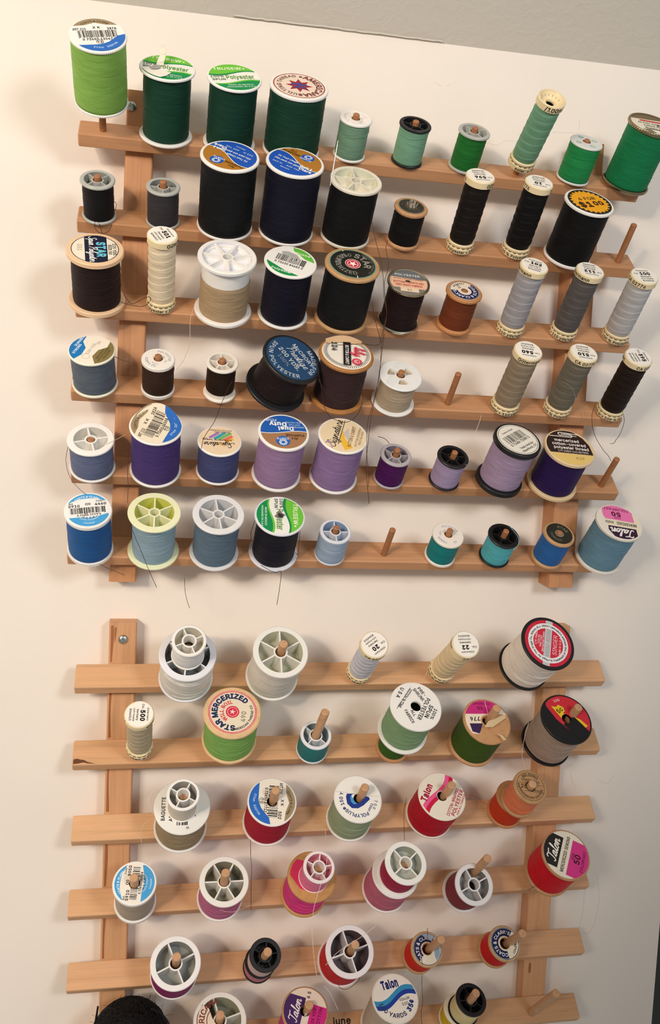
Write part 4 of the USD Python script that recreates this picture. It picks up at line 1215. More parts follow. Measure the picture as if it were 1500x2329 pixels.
A.rect(-.75, -.14, .80, .16, '1f1c1c').txt('BUTTON & CARPET', .16, .01, .17, 'f0ece4', bold=1, width=1.22).script('lily', -.12, .46, .54, 'd8324e', w=.10, shear=.2).txt('124', -.28, -.50, .26, '4a4640')
A.ring(0, .20, 'd84058', .52, .40).ring(.10, .12, 'f4e0dc', .52, .40).line([(.45, .42), (.52, .33), (.6, .44)], .03, 'f4e0dc')
s = spool('U4_5', 'wood', '3a2828', 'brown wooden spool with rope-edged white label and loose loops of thread', plastic='b07840', rw=.88, lab='f2ecdf', lr=.90, art=A, nstray=4)
ft = []
for i, t in enumerate(np.linspace(0, 1, 14)):
    x = (-.72 + 1.34 * t) * RT('U4_5'); y = (.56 + .12 * math.sin(t * 3.1)) * RT('U4_5'); z = FIT['U4_5'][5] + .0004 + .0022 * math.sin(t * 3.14)
    ft += [(x, y - .0022, z - .0018 * math.sin(t * 3.14)), (x + .0004, y + .0030, z + .0004)]
fa = [(2 * i, 2 * i + 2, 2 * i + 3) for i in range(13)] + [(2 * i, 2 * i + 3, 2 * i + 1) for i in range(13)]
nv = len(ft); ft2 = [(a, b2, c2 + .00014) for a, b2, c2 in ft]
obj('folded_label_edge', trimesh.Trimesh(ft + ft2, [f[::-1] for f in fa] + [tuple(v + nv for v in f) for f in fa], process=False), mat('paper', 'd8b48c'), s, smooth=60)
spool('U4_6', 'slots', 'b8a68c', 'beige spool with wide white disc top cut by three slots', rw=.84, hole=True, plastic='f0f0ec', tf=.0016, knurl=False, nstray=6)
for k, n, c, rot, ca, ba, lb in (('U4_8', '540', '94846e', 172, -143, -269, 'tall taupe spool with cream caps numbered 540'), ('U4_9', '510', '706a5c', 174, -310, -180, 'tall olive grey spool with cream caps numbered 510'),
                                 ('U4_10', '595', '2b1e18', -84, -282, -130, 'tall dark brown spool numbered 595 at the end of the fourth slat')):
    tall_spool(k, c, lb, n, '8246019', rot, ca, ba)

# ---------------------------------------------------------------- fifth slat
spool('U5_1', 'open', '667090', 'slate blue spool with open white four-spoked top and no label', rw=.93, spokes=4, ri=.72, dep=.008, incol='d6d4ca')
s = spool('U5_2', 'cap', '4b3878', 'deep purple spool with a barcode label lifting off its top', rw=.93, nstray=5)
Hh = FIT['U5_2'][5]; Rr = RT('U5_2') * .97
lab = lathe([(0, 0), (0, .00015), (Rr - .0006, .00015), (Rr - .0006, 0)], 64)
def peel(V):
    V = np.array(V, float); dd = np.clip(V[:, 1] / Rr - .05, 0, 1)
    V[:, 2] += Hh + .0002 + .0040 * dd ** 2; V[:, 0] *= 1 - .14 * dd; V[:, 1] += .0016 * dd
    return V
pv = lab.copy(); pv = pv.subdivide().subdivide(); pv.vertices = peel(pv.vertices)
lp = obj('paper_label', pv, mat('paper', 'eee2c8'), s, smooth=30)
A = art_barcode(Rr - .0007, 68, '282A', '0 73650 06558 9')
for i, (kind, col, V, F) in enumerate(A.items):
    m = trimesh.Trimesh(np.column_stack([V, np.full(len(V), .00016 + 1.5e-5 * i)]), F, process=False)
    if kind in ('color_field', 'barcode'):
        m = m.subdivide().subdivide()
    m.vertices = peel(m.vertices)
    obj(kind, m, mat('print', col), lp)
A = Art(RT('U5_3') * .93, 178)
for c, q in (('a47cb8', (-.45, .10, .0, .52)), ('3aa0b8', (-.22, .04, .32, .54)), ('74b868', (.0, .02, .60, .52)), ('e87468', (.24, -.02, .66, .30)), ('f2b43c', (.36, -.14, .68, .10))):
    A.poly([(-q[0], -q[1]), (-q[0] + .10, -q[1] - .13), (-q[2] + .10, -q[3] - .13), (-q[2], -q[3])], c, 'color_bar')
A.script('Signature', 0, .26, .46, '2a2626', w=.09, shear=.25, squeeze=.95).txt('ALL PURPOSE THREAD', .12, -.04, .11, '3a2c28', bold=1).txt('MERCERIZED', -.1, -.62, .10, '8a7868').txt('COTTON COVERED', -.05, -.74, .10, '8a7868').txt('U.S.A.', .72, -.12, .08, '6a5a4c')
A.poly([(-.28, .46), (.02, .10), (.06, .22)], 'eaa83a', 'color_bar')
spool('U5_3', 'cap', '464b78', 'navy blue spool with cream label crossed by rainbow coloured bars', rw=.94, lab='eed6b4', lr=.93, art=A, nstray=2)
A = Art(RT('U5_4') * .90, 181)
w = lambda x: .02 + .08 * np.sin(x * 2.4)
A.band(lambda x: -1 + 0 * x, w, '2660b4').band(w, lambda x: 1 + 0 * x, 'a87c58')
A.line([(x, w(x)) for x in np.linspace(-1, 1, 24)], .04, 'f0ece6', smooth=False)
A.txt('Dual', -.10, -.20, .26, 'f2f2ee', bold=2).txt('Duty', .22, -.46, .28, 'f2f2ee', bold=2).txt('PLUS', .50, -.70, .16, 'e4e8f0', bold=1).txt('MERCERIZED', -.52, -.30, .10, 'b8ccea').txt('COTTON', -.50, -.44, .10, 'b8ccea').txt('POLYESTER', -.45, -.58, .10, 'b8ccea')
A.txt('ALL', -.42, .40, .15, '4a3018', bold=1).txt('PURPOSE', -.46, .20, .15, '4a3018', bold=1).ring(0, .30, '2f68b8', .08, .56).txt('COATS', .08, .42, .13, 'e8eef8')
for i in range(8):
    t = i * math.pi / 4; A.ring(.025, .055, 'e8eef8', .08 + .13 * math.cos(t), .64 + .13 * math.sin(t))
spool('U5_4', 'cap', 'a080a8', 'lilac spool with upside-down blue and tan label, fourth on the fifth slat', rw=.92, lab='f0ece2', lr=.92, art=A, nstray=3, tf=.0020)
A = Art(RT('U5_5') * .93, 72)
A.poly([(-.85, -.25), (-.5, -.02), (-.1, .12), (.3, .06), (-.2, -.12), (-.6, -.55)], 'f0bc3c', 'color_bar').poly([(-.3, -.30), (.1, .04), (.5, -.15), (.1, -.26)], 'c8c0b8', 'color_bar')
A.script('Signature', .0, .32, .50, '2e2a28', w=.085, shear=.22, squeeze=1.0).line([(-.6, .10), (.9, .10)], .03, '3a3430').txt('BUTTON & CARPET', .05, -.36, .18, '8a6c44', width=1.3).txt('COTTON COVERED', .1, -.62, .11, '9a8468').txt('POLY GLAZED', .1, -.76, .11, '9a8468')
A.line([(-.72, .62), (-.55, .50), (-.9, .30)], .05, 'a88cac', kind='thread_end')
spool('U5_5', 'cap', '9679a8', 'lilac spool with cream label and a yellow swoosh, left of the hanging brown threads', rw=.92, lab='ecd6b0', lr=.93, art=A, nstray=2)
spool('U5_6', 'open', '4c1056', 'small deep violet spool with cloudy clear spoked rim', plastic='b6b0b4', rw=.92, spokes=5, ri=.76, incol='8c808c', nstray=0)
spool('U5_7', 'open', 'a896b8', 'small pale lilac spool with black spoked rims on the fifth slat', plastic=BLACKP, rw=.92, spokes=5, ri=.77, nstray=1)
A = Art(RT('U5_8') * .90, 36)
A.ring(.93, .955, '6a665e').bars(-.02, .20, 1.30, .46, 55).txt('0 71484 73089 2', 0, -.14, .17, '2e2a28', width=1.35).txt('Totally American', .05, -.48, .14, '4a4640', width=.95).txt('Stamford, CT', .05, -.68, .14, '4a4640').txt('Coats & Clark', -.05, .62, .10, '6a665e')
spool('U5_8', 'cap', 'a892ae', 'large mauve spool with thick black rims and white barcode label', plastic='1e1e20', rw=.89, lab='efeadc', lr=.90, art=A, tf=.0042, knurl=False, nstray=9)
A = Art(RT('U5_9') * .93, -3)
A.shape(Polygon([(-1, -.36), (.94, -.36), (.9, .2), (.72, .6), (.3, 1), (-1, 1)]), '33221e').band(lambda x: -1 + 0 * x, lambda x: -.38, 'e8c878')
A.txt('mercerized', -.05, .40, .20, 'f2ece4', bold=1, width=1.1).txt('cotton-covered', .0, .18, .20, 'f2ece4', bold=1, width=1.5).txt('polyester thread', .05, -.04, .20, 'f2ece4', bold=1, width=1.55).txt('175 YARDS (160 METERS)', .08, -.25, .13, 'cabfb4', width=1.35).txt('K19', .30, -.62, .17, 'b89c58', bold=1)
A.line([(-.75, .62), (.2, .62), (.28, .70), (.2, .78), (-.2, .78)], .045, 'f0e8dc', smooth=False).line([(-.25, .70), (.45, .70)], .035, 'f0e8dc').line([(.7, .78), (-.2, .86), (-.34, .78), (-.28, .68)], .045, 'f0e8dc')
spool('U5_9', 'cap', '2b1650', 'dark violet spool with cream rims and brown label lettered in white', plastic='e8cca0', rw=.88, lab='e4c898', lr=.93, art=A, tf=.0030, knurl=False, nstray=2)

# ---------------------------------------------------------------- sixth slat (blues)
spool('U6_1', 'cap', '145a9c', 'bright blue spool with sky blue and white barcode label', rw=.94, lab='f2f1ec', lr=.90, art=art_s910(RT('U6_1') * .90, 9, '4460', '0 73650 77779 0'), tf=.0034, nstray=0)
spool('U6_2', 'open', '94b0be', 'pale blue spool on lemon yellow six-spoked plastic', plastic='eff0c6', rw=.82, spokes=6, ri=.74, dep=.012, incol='d4d868', nstray=5, knurl=True)
spool('U6_3', 'open', '61788a', 'steel blue spool with open white six-spoked top, third on the sixth slat', plastic='e6e6e4', rw=.87, spokes=6, ri=.75, dep=.012, incol='d2d4d6', nstray=4)
A = art_trusew(RT('U6_4') * .92, -93)
A.poly(irregular(10, .20, .14, 3), '7c7a70', 'punched_hole').poly(irregular(7, .12, .06, 5), '33302c', 'punched_hole')
spool('U6_4', 'cap', '16172a', 'navy spool whose green and white label is poked through at the centre', rw=.86, lab='f0efe6', lr=.92, art=A, nstray=1, plastic='e4e4ea')
spool('U6_5', 'open', 'a0b6ce', 'small powder blue spool with white four-spoked rim on the sixth slat', plastic='dfe3ea', rw=.97, spokes=4, ri=.80, dep=.009, incol='94a8c4', nstray=0)
A = Art(RT('U6_7') * .96, 150, .36)
A.arc('POLYESTER', .72, 250 - 150 + 180, .18, '6c86a8', bold=0).arc('YARDS', .74, 75, .19, '5878a8', bold=0).arc('50', .70, 150, .17, '6c86a8', bold=0).arc('SEW', .55, 20, .14, '8298b4', bold=0)
spool('U6_7', 'solid', '0e7f80', 'small teal spool with solid white top stamped in faint blue letters', plastic='f1e9dc', rw=.93, art=A, tf=.0024, hole=True, nstray=0, knurl=False)
spool('U6_8', 'open', '55b2bc', 'small turquoise spool with black spoked rims and a loose thread end', plastic='1c1c1e', rw=.92, spokes=5, ri=.74, nstray=5)
A = Art(RT('U6_9') * .84, -30)
A.ring(0, .34, '8a8672').ring(.10, .22, '3a382e').arc('STAR', .66, 80, .28, '76735e', bold=1).arc('THREAD', .66, 250, .24, '6a6856', inward=True, bold=1).line([(-.2, .1), (.1, .2), (.2, -.15)], .05, 'b0ac94')
spool('U6_9', 'wood', '2b66a8', 'small blue wooden spool with a worn black label', plastic='c69a6e', rw=.93, lab='2e2c24', lr=.84, art=A, nstray=3)
clipp = Polygon([(1, 1.1), (-.9, 1.1), (-1.1, .2), (-.9, -.9), (-.5, -1.1), (.25, -1.1), (.62, -.75), (.5, -.2), (.62, .2), (.30, .75), (.05, .98), (.6, 1.1)]).intersection(Point(0, 0).buffer(1, 32))
A = Art(RT('U6_10') * .93, 172, clip=Point(0, 0).buffer(1, 32).difference(Polygon([(.35, 1), (.62, .55), (.55, .1), (.72, -.3), (.70, -.75), (1.2, -.8), (1.2, 1.2)])))
A.shape(Point(0, 0).buffer(1, 32), 'efe4c8', 'label_paper').rect(-.72, .30, .62, 1.0, '3a2038').script('Talon', -.05, .56, .56, 'f4efe8', w=.13, shear=.28).txt('MERCERIZED', -.32, .08, .20, '3a3026', bold=1, width=.95).txt('SEWIN', .48, .08, .18, '6a6050', width=.4).rect(-.72, -1.0, .8, -.10, 'f07cb4').txt('SIZE', .05, -.24, .12, '7a2850', bold=1).txt('50', .08, -.46, .30, '6a1c44', bold=2).txt('COLORFAST', .02, -.76, .17, '8a2c58', bold=1)
spool('U6_10', 'cap', '6c94a8', 'dusty blue spool with half-torn pink and purple label at the lowest corner', plastic='ece4d6', rw=.91, art=A, tf=.0026, nstray=6, knurl=False)

# ---------------------------------------------------------------- lower rack, first slat
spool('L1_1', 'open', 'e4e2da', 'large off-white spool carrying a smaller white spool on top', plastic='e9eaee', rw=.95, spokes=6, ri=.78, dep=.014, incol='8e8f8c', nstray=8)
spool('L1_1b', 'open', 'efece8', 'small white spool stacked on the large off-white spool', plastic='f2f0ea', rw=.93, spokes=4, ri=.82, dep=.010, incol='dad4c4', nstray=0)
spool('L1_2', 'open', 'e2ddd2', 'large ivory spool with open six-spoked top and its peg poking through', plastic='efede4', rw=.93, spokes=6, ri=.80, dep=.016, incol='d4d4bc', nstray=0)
tall_spool('L1_3', 'd8d8e2', 'tall white spool with caps numbered 20 on the lower rack', '20', '8246010', 216, -305, -120)
tall_spool('L1_4', 'ead2a8', 'tall pale yellow spool with caps numbered 22 on the lower rack', '22', '8246011', 184, -275, -120)
A = Art(RT('L1_5') * .88, 73)
A.ring(.86, 1.0, 'cc2a40').ring(0, .64, 'd02c40').rect(-1, -.13, 1, .17, 'c6c6c6').txt('65050-85050', .0, .02, .20, '8a8a8a', bold=0, width=1.22)
A.ring(.64, .86, 'ecebe8').txt('SINGER', .0, -.29, .22, 'f0d8dc', bold=0, width=.90).txt('Made in U.S.A.', .0, -.50, .11, 'f0c8cc').txt('175 YARDS', .1, .53, .10, 'f0d0d4').txt('(160 M)', .05, .42, .09, 'f0d0d4').txt('Fast Color', 0, .33, .09, 'f0d0d4').txt('Mercerized Cotton', 0, .23, .10, 'f0d0d4', width=.9)
A.arc('Pkgd. for The Singer Co., Edison, N.J. 08837', .75, 92, .092, '3a3434', bold=1).arc('*A Trademark of THE SINGER COMPANY', .75, 272, .092, '3a3434', inward=True, bold=1)
spool('L1_5', 'cap', 'f0e6da', 'white spool with black rims and round red label at the right end', plastic='1c1a1a', rw=.93, lab='d02c40', lr=.88, art=A, tf=.0016, knurl=False, nstray=5)

# ---------------------------------------------------------------- second slat
tall_spool('L2_1', 'bcae90', 'tall sand coloured spool with caps numbered 500 on the lower rack', '500', '8246015', -92, -60, -120)
A = Art(RT('L2_2') * .86, 62)
A.ring(.90, .93, 'd8404c').ring(.95, .98, 'd8404c').ring(0, .27, 'd8384c').ring(.19, .21, 'f0c8c8').star(0, 0, .05, .13, 5, 'f2d8d4')
A.arc('STAR MERCERIZED', .72, 92, .25, '24305c', bold=2).arc('WILL BOIL', .44, 100, .18, 'd8404c', bold=1).txt('490', .0, -.48, .22, '9a9284', rot=20).arc('AMERICAN THREAD CO', .78, 262, .11, '3a3a44', inward=True)
spool('L2_2', 'wood', '84b45c', 'apple green wooden spool with cream, red and navy round label', plastic='e2be8e', rw=.94, lab='e8dcc2', lr=.86, art=A, nstray=6)
spool('L2_3', 'open', '2a7c7e', 'small teal spool low on its long bare peg', plastic='e8eaec', rw=.97, spokes=4, ri=.80, dep=.009, incol='8ea0a4', nstray=0)
spool('L2_4', 'wood', '38621e', 'dark green wooden spool hidden beneath the sage green one', plastic='c08a5c', rw=.92, nstray=0, hole=True)
A = Art(RT('L2_4b') * .95, -56, .24)
A.txt('PRE-', -.20, .66, .16, '3a3836', rot=0).txt('SHRUNK', -.16, .47, .17, '3a3836', width=.62).txt('POLYESTER', .38, .36, .23, '3a3836', bold=1, width=1.0, rot=0)
A = Art(RT('L2_4b') * .95, 0, .24)
A.txt('PRE-', .36, .62, .16, '3a3836', rot=-58).txt('SHRUNK', .20, .50, .17, '3a3836', rot=-58, width=.62)
A.txt('POLYESTER', .30, -.12, .20, '33312f', rot=-122 + 180 + 180, bold=1, width=1.08).txt('SPUN', .49, -.24, .20, '33312f', rot=238, bold=1).txt('100%', .67, -.35, .16, '3a3836', rot=238)
A.txt('ALL', -.16, -.30, .14, '3a3836', rot=-70).txt('FABRICS', -.34, -.44, .15, '3a3836', rot=-66, width=.62)
A.line([(-.80, -.10), (-.10, .80)], .02, '4a4846').txt("STITCH 'N TIME", -.40, .34, .15, '3a3836', rot=232, width=1.0).txt('U S A', -.56, .58, .18, '3a3836', rot=236, width=.52)
spool('L2_4b', 'solid', '84a67a', 'sage green spool stacked on another, white top covered in black words', plastic='f2efe8', rw=.88, art=A, tf=.0022, hole=True, nstray=6, knurl=False)
A = Art(RT('L2_5') * .92, 0, .30, clip=Polygon([(-1.1, 1.1), (1.1, 1.1), (1.1, .25), (.55, .35), (.1, .2), (-.25, -.15), (-.5, -.62), (-.8, -.6), (-1.1, -.2)]).intersection(Point(0, 0).buffer(1, 32)).difference(Point(0, 0).buffer(.24, 16)))
A.shape(Point(0, 0).buffer(1, 32), 'efe2cc', 'label_paper').rect(-1, .34, .62, 1, 'c8307c').txt('50', -.2, .62, .18, '5c1238', bold=1, rot=178).txt('COLORFAST', -.1, .84, .12, '701848', rot=178).txt('776', -.55, .10, .22, '2e2620', bold=1, rot=182).shape(Polygon([(-.85, -.12), (-.2, -.12), (-.5, -.6), (-.8, -.5)]), '3c2450').line([(.1, .95), (.12, .3)], .02, 'f4e8e4')
s = spool('L2_5', 'wood', '3c5a18', 'moss green wooden spool with shredded magenta label', plastic='c89668', rw=.93, hole=True, art=A, nstray=0)
Hh = FIT['L2_5'][5]
for P, z in (([(.0, -.0012), (.0150, .0050), (.0160, .0022), (.002, -.0068), (-.0052, -.0070)], .0016), ([(.004, -.012), (.0062, -.0150), (.0078, -.0185), (.0098, -.0180), (.0080, -.0142)], .0010)):
    m = trimesh.creation.extrude_polygon(Polygon(P).buffer(0), .00018, engine='earcut')
    m.apply_transform(trimesh.transformations.rotation_matrix(-.16, [1, 0, 0])); m.apply_translation([0, 0, Hh + z])
    obj('torn_paper', m, mat('paper', 'dcc49c'), s)
A = Art(RT('L2_6') * .92, 62, .22, clip=Polygon([(-1.1, .05), (-.6, .30), (.1, .34), (.3, .55), (1.1, .1), (1.1, -1.1), (.3, -1.1), (.2, -.5), (-.1, -.32), (-.3, -.9), (-1, -1.1)]).buffer(0).intersection(Point(0, 0).buffer(1, 32)))
A = Art(RT('L2_6') * .93, 0, .20, clip=Polygon([(-.70, 1.1), (-.74, .55), (-.45, -.02), (.02, -.52), (-.2, -.25), (.05, .0), (.35, .1), (.55, -.15), (.85, -.55), (1.1, -.3), (1.1, 1.1)]).buffer(0).intersection(Point(0, 0).buffer(1, 32)).difference(Point(0, 0).buffer(.2, 16)))
A.shape(Point(0, 0).buffer(1, 32), 'd0303c', 'label_paper').poly([(-.52, .55), (-.3, .52), (-.2, .62), (.0, .5), (.02, .32), (-.06, .28), (.0, -.05), (-.12, -.12)], 'e8c82c', 'color_field').poly([(.35, .1), (.6, -.02), (.85, -.30), (.72, -.38), (.5, -.15)], 'e8c02c', 'color_field')
A.txt('5c', -.2, .38, .22, '4a3418', rot=35, bold=1).arc('100', .84, 105, .13, 'f0c0c0')
spool('L2_6', 'cap', 'b09a88', 'taupe spool with black rims and torn red and yellow label', plastic='151517', rw=.93, art=A, tf=.0022, hole=True, knurl=False, nstray=5)

# ---------------------------------------------------------------- third slat
A = Art(RT('L3_1') * .95, 0, .25)
A.txt('BAGUETTE', -.70, -.05, .17, '2a2826', rot=88, bold=1, width=.92).txt('AR', -.42, -.42, .16, '2a2826', rot=88).bars(-.0, -.62, .40, .16, 11, rot=0).txt('14', .44, -.30, .14, '3a3836', rot=88).txt('0', .20, -.80, .12, '3a3836', rot=90)
spool('L3_1', 'solid', 'a08c6c', 'tan spool under a small white one, its white top lettered sideways', plastic='eeece6', rw=.93, art=A, tf=.0016, hole=True, knurl=False, nstray=6)
spool('L3_1b', 'open', 'd6ccba', 'small cream spool stacked on the tan spool with sideways lettering', plastic='f4f1ec', rw=.94, spokes=4, ri=.82, dep=.012, incol='b8b4ac', nstray=0)
A = art_barcode(RT('L3_2') * .93, -97, '502', '0 73650 87712 4', hole=.24, blue='2c6cc4')
spool('L3_2', 'cap', 'b0082e', 'crimson spool with sideways barcode label pierced by its peg', plastic='f0ebe4', rw=.94, lab='f2e9da', lr=.93, art=A, hole=True, nstray=0)
A = Art(RT('L3_3') * .95, 0, .2)
A.poly([(-.52, .10), (-.46, .24), (-.15, .22), (.1, .16), (.48, .06), (.52, -.04), (.2, -.30), (-.05, -.42), (-.32, -.40), (-.5, -.2)], '263c8c').poly([(-.34, .06), (-.28, .16), (-.12, .1), (-.05, -.05), (-.08, -.22), (-.22, -.24), (-.32, -.12)], '4a9cd4').ring(0, .09, 'e8e8e6', -.18, .12)
A.arc('POLYPLUS® 150 Y', .74, 228, .17, '2c3a74', bold=1, inward=False, space=1.0).arc('7 0 0', .78, -22, .14, '6a6a72').txt('Color', .50, -.40, .13, '2c3a74', rot=238, bold=1)
A.line([(-.98, .36), (-.6, .30), (-.2, .24), (.3, .10), (.95, .08)], .03, 'ddd8ce')
spool('L3_3', 'cap', '9cb08c', 'pale sage spool with a dark blue teardrop on its half-torn white label', plastic='efece4', rw=.93, lab='f5f1e8', lr=.95, art=A, hole=True, nstray=3)
A = Art(RT('L3_4') * .95, 60, .24)
w = lambda x: .18 - .24 * np.sin(x * 2.1 + .2)
A.band(lambda x: w(x) - .16, lambda x: w(x) + .02, 'cc1c44').band(lambda x: w(x) + .02, lambda x: w(x) + .20, 'f05c94')
A.txt('Talon', -.18, .66, .32, 'a8203c', bold=2, width=.85).txt('COTTON-WRAPPED', -.02, -.50, .16, 'b02c40', bold=1, width=1.35).txt('POLYESTER', .05, -.69, .19, 'b02c40', bold=1).txt('FOR ALL FABRICS', .05, -.86, .10, 'c04858', bold=1)
spool('L3_4', 'cap', 'c00c28', 'red spool with pink wave on its cream label, fourth on the third slat', plastic='efe6d6', rw=.95, lab='efe5d3', lr=.95, art=A, hole=True, nstray=3)
spool('L3_5', 'wood', 'd4401c', 'small orange-red wooden spool beneath the coral one', plastic='c48c5c', rw=.94, hole=True, nstray=0)
A = Art(RT('L3_5b') * .90, -12, .30)
A.ring(.90, .93, '5a4630').arc('BELDING', .76, 92, .21, '4a3824', bold=1).txt('CORTICELLI', 0, .38, .19, '5a4630', bold=1, width=1.2).txt('125', -.55, -.06, .30, '4a3824', bold=1).line([(-.9, .16), (.9, .16)], .025, '5a4630').line([(-.4, -.34), (.9, -.30)], .025, '5a4630').txt('GUARANTEED', .22, -.22, .13, '5a4630', width=.9).arc('MERCERIZED COTTON', .74, 275, .15, '4a3824', inward=True)
spool('L3_5b', 'wood', 'ee8458', 'small coral wooden spool with stamped brown top, stacked on orange-red', plastic='b98e62', rw=.94, hole=True, art=A, nstray=2)

# ---------------------------------------------------------------- fourth slat
spool('L4_1', 'cap', 'b4a694', 'greige spool with sideways sky blue barcode label pierced by its peg', rw=.92, lab='f2ecdf', lr=.90, art=art_s910(RT('L4_1') * .90, 84, '8050', '0 73650 78050 8', .26), hole=True, tf=.0036, nstray=0)
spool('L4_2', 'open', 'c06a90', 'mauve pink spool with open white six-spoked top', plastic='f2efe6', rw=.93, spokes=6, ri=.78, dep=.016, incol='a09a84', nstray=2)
A = Art(RT('L4_3') * .90, 0, clip=Polygon([(-1, .9), (.1, .55), (.0, -.3), (.25, -.55), (-.2, -.66), (-.6, -.5), (-1, .1)]).intersection(Point(0, 0).buffer(1, 24)).difference(Point(0, 0).buffer(.28, 16)))
A.shape(Point(0, 0).buffer(1, 24), 'd83864', 'label_paper').poly([(-.6, -.1), (-.4, -.05), (-.35, -.3), (-.5, -.35)], 'ecd8cc', 'tear')
spool('L4_3', 'wood', 'e03c88', 'hot pink wooden spool with label remnants under a small pink spool', plastic='c8965c', rw=.93, hole=True, art=A, nstray=8)
spool('L4_3b', 'open', 'ec7ca2', 'small pink spool stacked on the hot pink wooden one', plastic='f2e6e4', rw=.95, spokes=5, ri=.80, dep=.010, incol='e48ca0', nstray=0)
spool('L4_4', 'cap', 'c46a80', 'dusty rose spool at the bottom of a two-spool stack', plastic='f0ece8', rw=.94, hole=True, nstray=2)
spool('L4_4b', 'open', 'a4103e', 'cherry red spool with white four-spoked top stacked on dusty rose', plastic='f4f2ea', rw=.92, spokes=4, ri=.75, dep=.010, incol='b8bcb0', nstray=0)
spool('L4_5', 'open', '84303a', 'maroon spool hung off centre with its peg beside the hub', plastic='e4e2e0', rw=.92, spokes=4, ri=.76, dep=.010, incol='989694', nstray=0)
spool('L4_6', 'wood', 'e00a20', 'scarlet wooden spool with black, cream and magenta label at the end', plastic='c29468', rw=.93, lab='ece4cf', lr=.93, art=art_talon_cotton(RT('L4_6') * .93, 62), nstray=1)

# ---------------------------------------------------------------- fifth slat
spool('L5_1', 'open', '901060', 'magenta spool with broad white rim and four open wedges', plastic='f3f1ee', rw=.95, spokes=4, ri=.78, dep=.016, incol='a8aaa4', nstray=0)
spool('L5_2', 'open', 'c87c88', 'small salmon pink spool at the bottom of the black-rimmed stack', plastic=BLACKP, rw=.93, spokes=5, ri=.76, nstray=0)
spool('L5_2b', 'open', 'd8bab2', 'small blush spool with black spoked rim stacked on the salmon one', plastic='1d1f21', rw=.93, spokes=5, ri=.74, nstray=0)
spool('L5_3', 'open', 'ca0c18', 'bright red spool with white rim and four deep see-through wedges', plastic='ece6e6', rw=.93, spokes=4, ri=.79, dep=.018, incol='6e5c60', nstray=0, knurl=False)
spool('L5_4', 'wood', 'da2414', 'small red-orange wooden spool with peeling navy and silver label', plastic='c49c6c', rw=.94, lab='e6dcc4', lr=.90, hole=True, lhole=.0046, nstray=0,
      art=art_clarks(RT('L5_4') * .90, 28, .33, True).poly([(.15, -.9), (.55, -.75), (.9, -.2), (.6, -.15), (.35, -.35), (.2, -.6)], '8ea4b8', 'worn_silver').poly([(.2, .9), (.6, .75), (.85, .35), (.5, .3), (.3, .55)], '98a8b8', 'worn_silver'))
spool('L5_5', 'wood', 'da0e1e', 'small red wooden spool with intact navy-ringed label, right of the peeling one', plastic='c49c6c', rw=.94, lab='ece4cc', lr=.90, hole=True, lhole=.0046, nstray=0, art=art_clarks(RT('L5_5') * .90, 28, .33))

# ---------------------------------------------------------------- sixth slat (cut by the picture's lower edge)
Ls = Polygon([(-.95, .15), (-.66, .62), (-.42, .45), (-.30, .1), (-.12, -.2), (-.2, -.75), (-.6, -.75), (-.95, -.25)])
Rl = RT('L6_2')
A = Art(Rl * .95, 0, clip=Ls.intersection(Point(0, 0).buffer(1, 24)))
A.line([(.90 * math.cos(math.radians(t)), .90 * math.sin(math.radians(t))) for t in range(120, 240, 6)], .03, '7a3830', smooth=False).arc('AMERICANA', .72, 165, .24, '7a3a34', bold=1).line([(.52 * math.cos(math.radians(t)), .52 * math.sin(math.radians(t))) for t in range(130, 240, 8)], .03, '7a3830', smooth=False)
V2, F2 = tri(affinity.scale(Ls.intersection(Point(0, 0).buffer(.98, 24)), Rl * .95, Rl * .95, origin=(0, 0)))
spool('L6_2', 'open', 'd8d2c0', 'cream spool with four-spoked top and a folded scrap of label', plastic='ece9e0', rw=.93, spokes=4, ri=.80, dep=.018, incol='a8a890', nstray=0,
      art=((np.column_stack([V2, np.full(len(V2), FIT['L6_2'][5] + .0001)]), F2), A), lab='eedcc4')
A = Art(RT('L6_3') * .93, 70, .24)
A.rect(-1, .10, .55, 1, '4a2c62').script('Talon', -.10, .42, .52, 'f2eae8', w=.10, shear=.3).rect(-.95, -1, .38, -.22, 'd42c84').txt('MERCERIZED SEWING', -.1, -.06, .13, 'eee0d8').txt('225 YDS', -.15, -.42, .16, '6a1444', bold=1).txt('COTTON', -.1, -.68, .18, '7a1850', bold=1).txt('6 5', .72, .0, .18, '3a302c')
spool('L6_3', 'wood', 'c83c80', 'wooden spool with purple and magenta label pierced by its peg at the lower edge', plastic='c09468', rw=.93, lab='ecdcc8', lr=.93, art=A, hole=True, nstray=0)
A = Art(RT('L6_4') * .93, 10)
w = lambda x: .10 + .22 * np.sin(x * 2.6 + .1)
A.band(lambda x: w(x) - .08, lambda x: w(x) + .13, '3a96c4').band(lambda x: w(x) - .27, lambda x: w(x) - .08, '2444a0')
A.txt('Talon', -.05, .62, .42, '1f2c6c', bold=2, width=.82).txt('COLOR', .40, -.13, .12, '4a4a58', bold=1).txt('500', .36, -.33, .16, '8a8680', width=.32).arc('150 YARDS', .74, 238, .205, '3a3a58', inward=True, bold=1).arc('35¢', .74, 322, .22, '24387c', inward=True, bold=2)
spool('L6_4', 'cap', 'c4b49c', 'greige spool with navy and sky blue wave on its cream label', plastic='eee6d8', rw=.94, lab='f4eee2', lr=.93, art=A, nstray=0)
spool('L6_5', 'cap', 'e0b81c', 'small yellow spool at the bottom of a stack near the frame edge', plastic='ece6d0', rw=.93, hole=True, nstray=0)
spool('L6_5b', 'open', 'e6d49c', 'small cream yellow spool with black spoked rims stacked on yellow', plastic='161618', rw=.92, spokes=5, ri=.75, nstray=2)

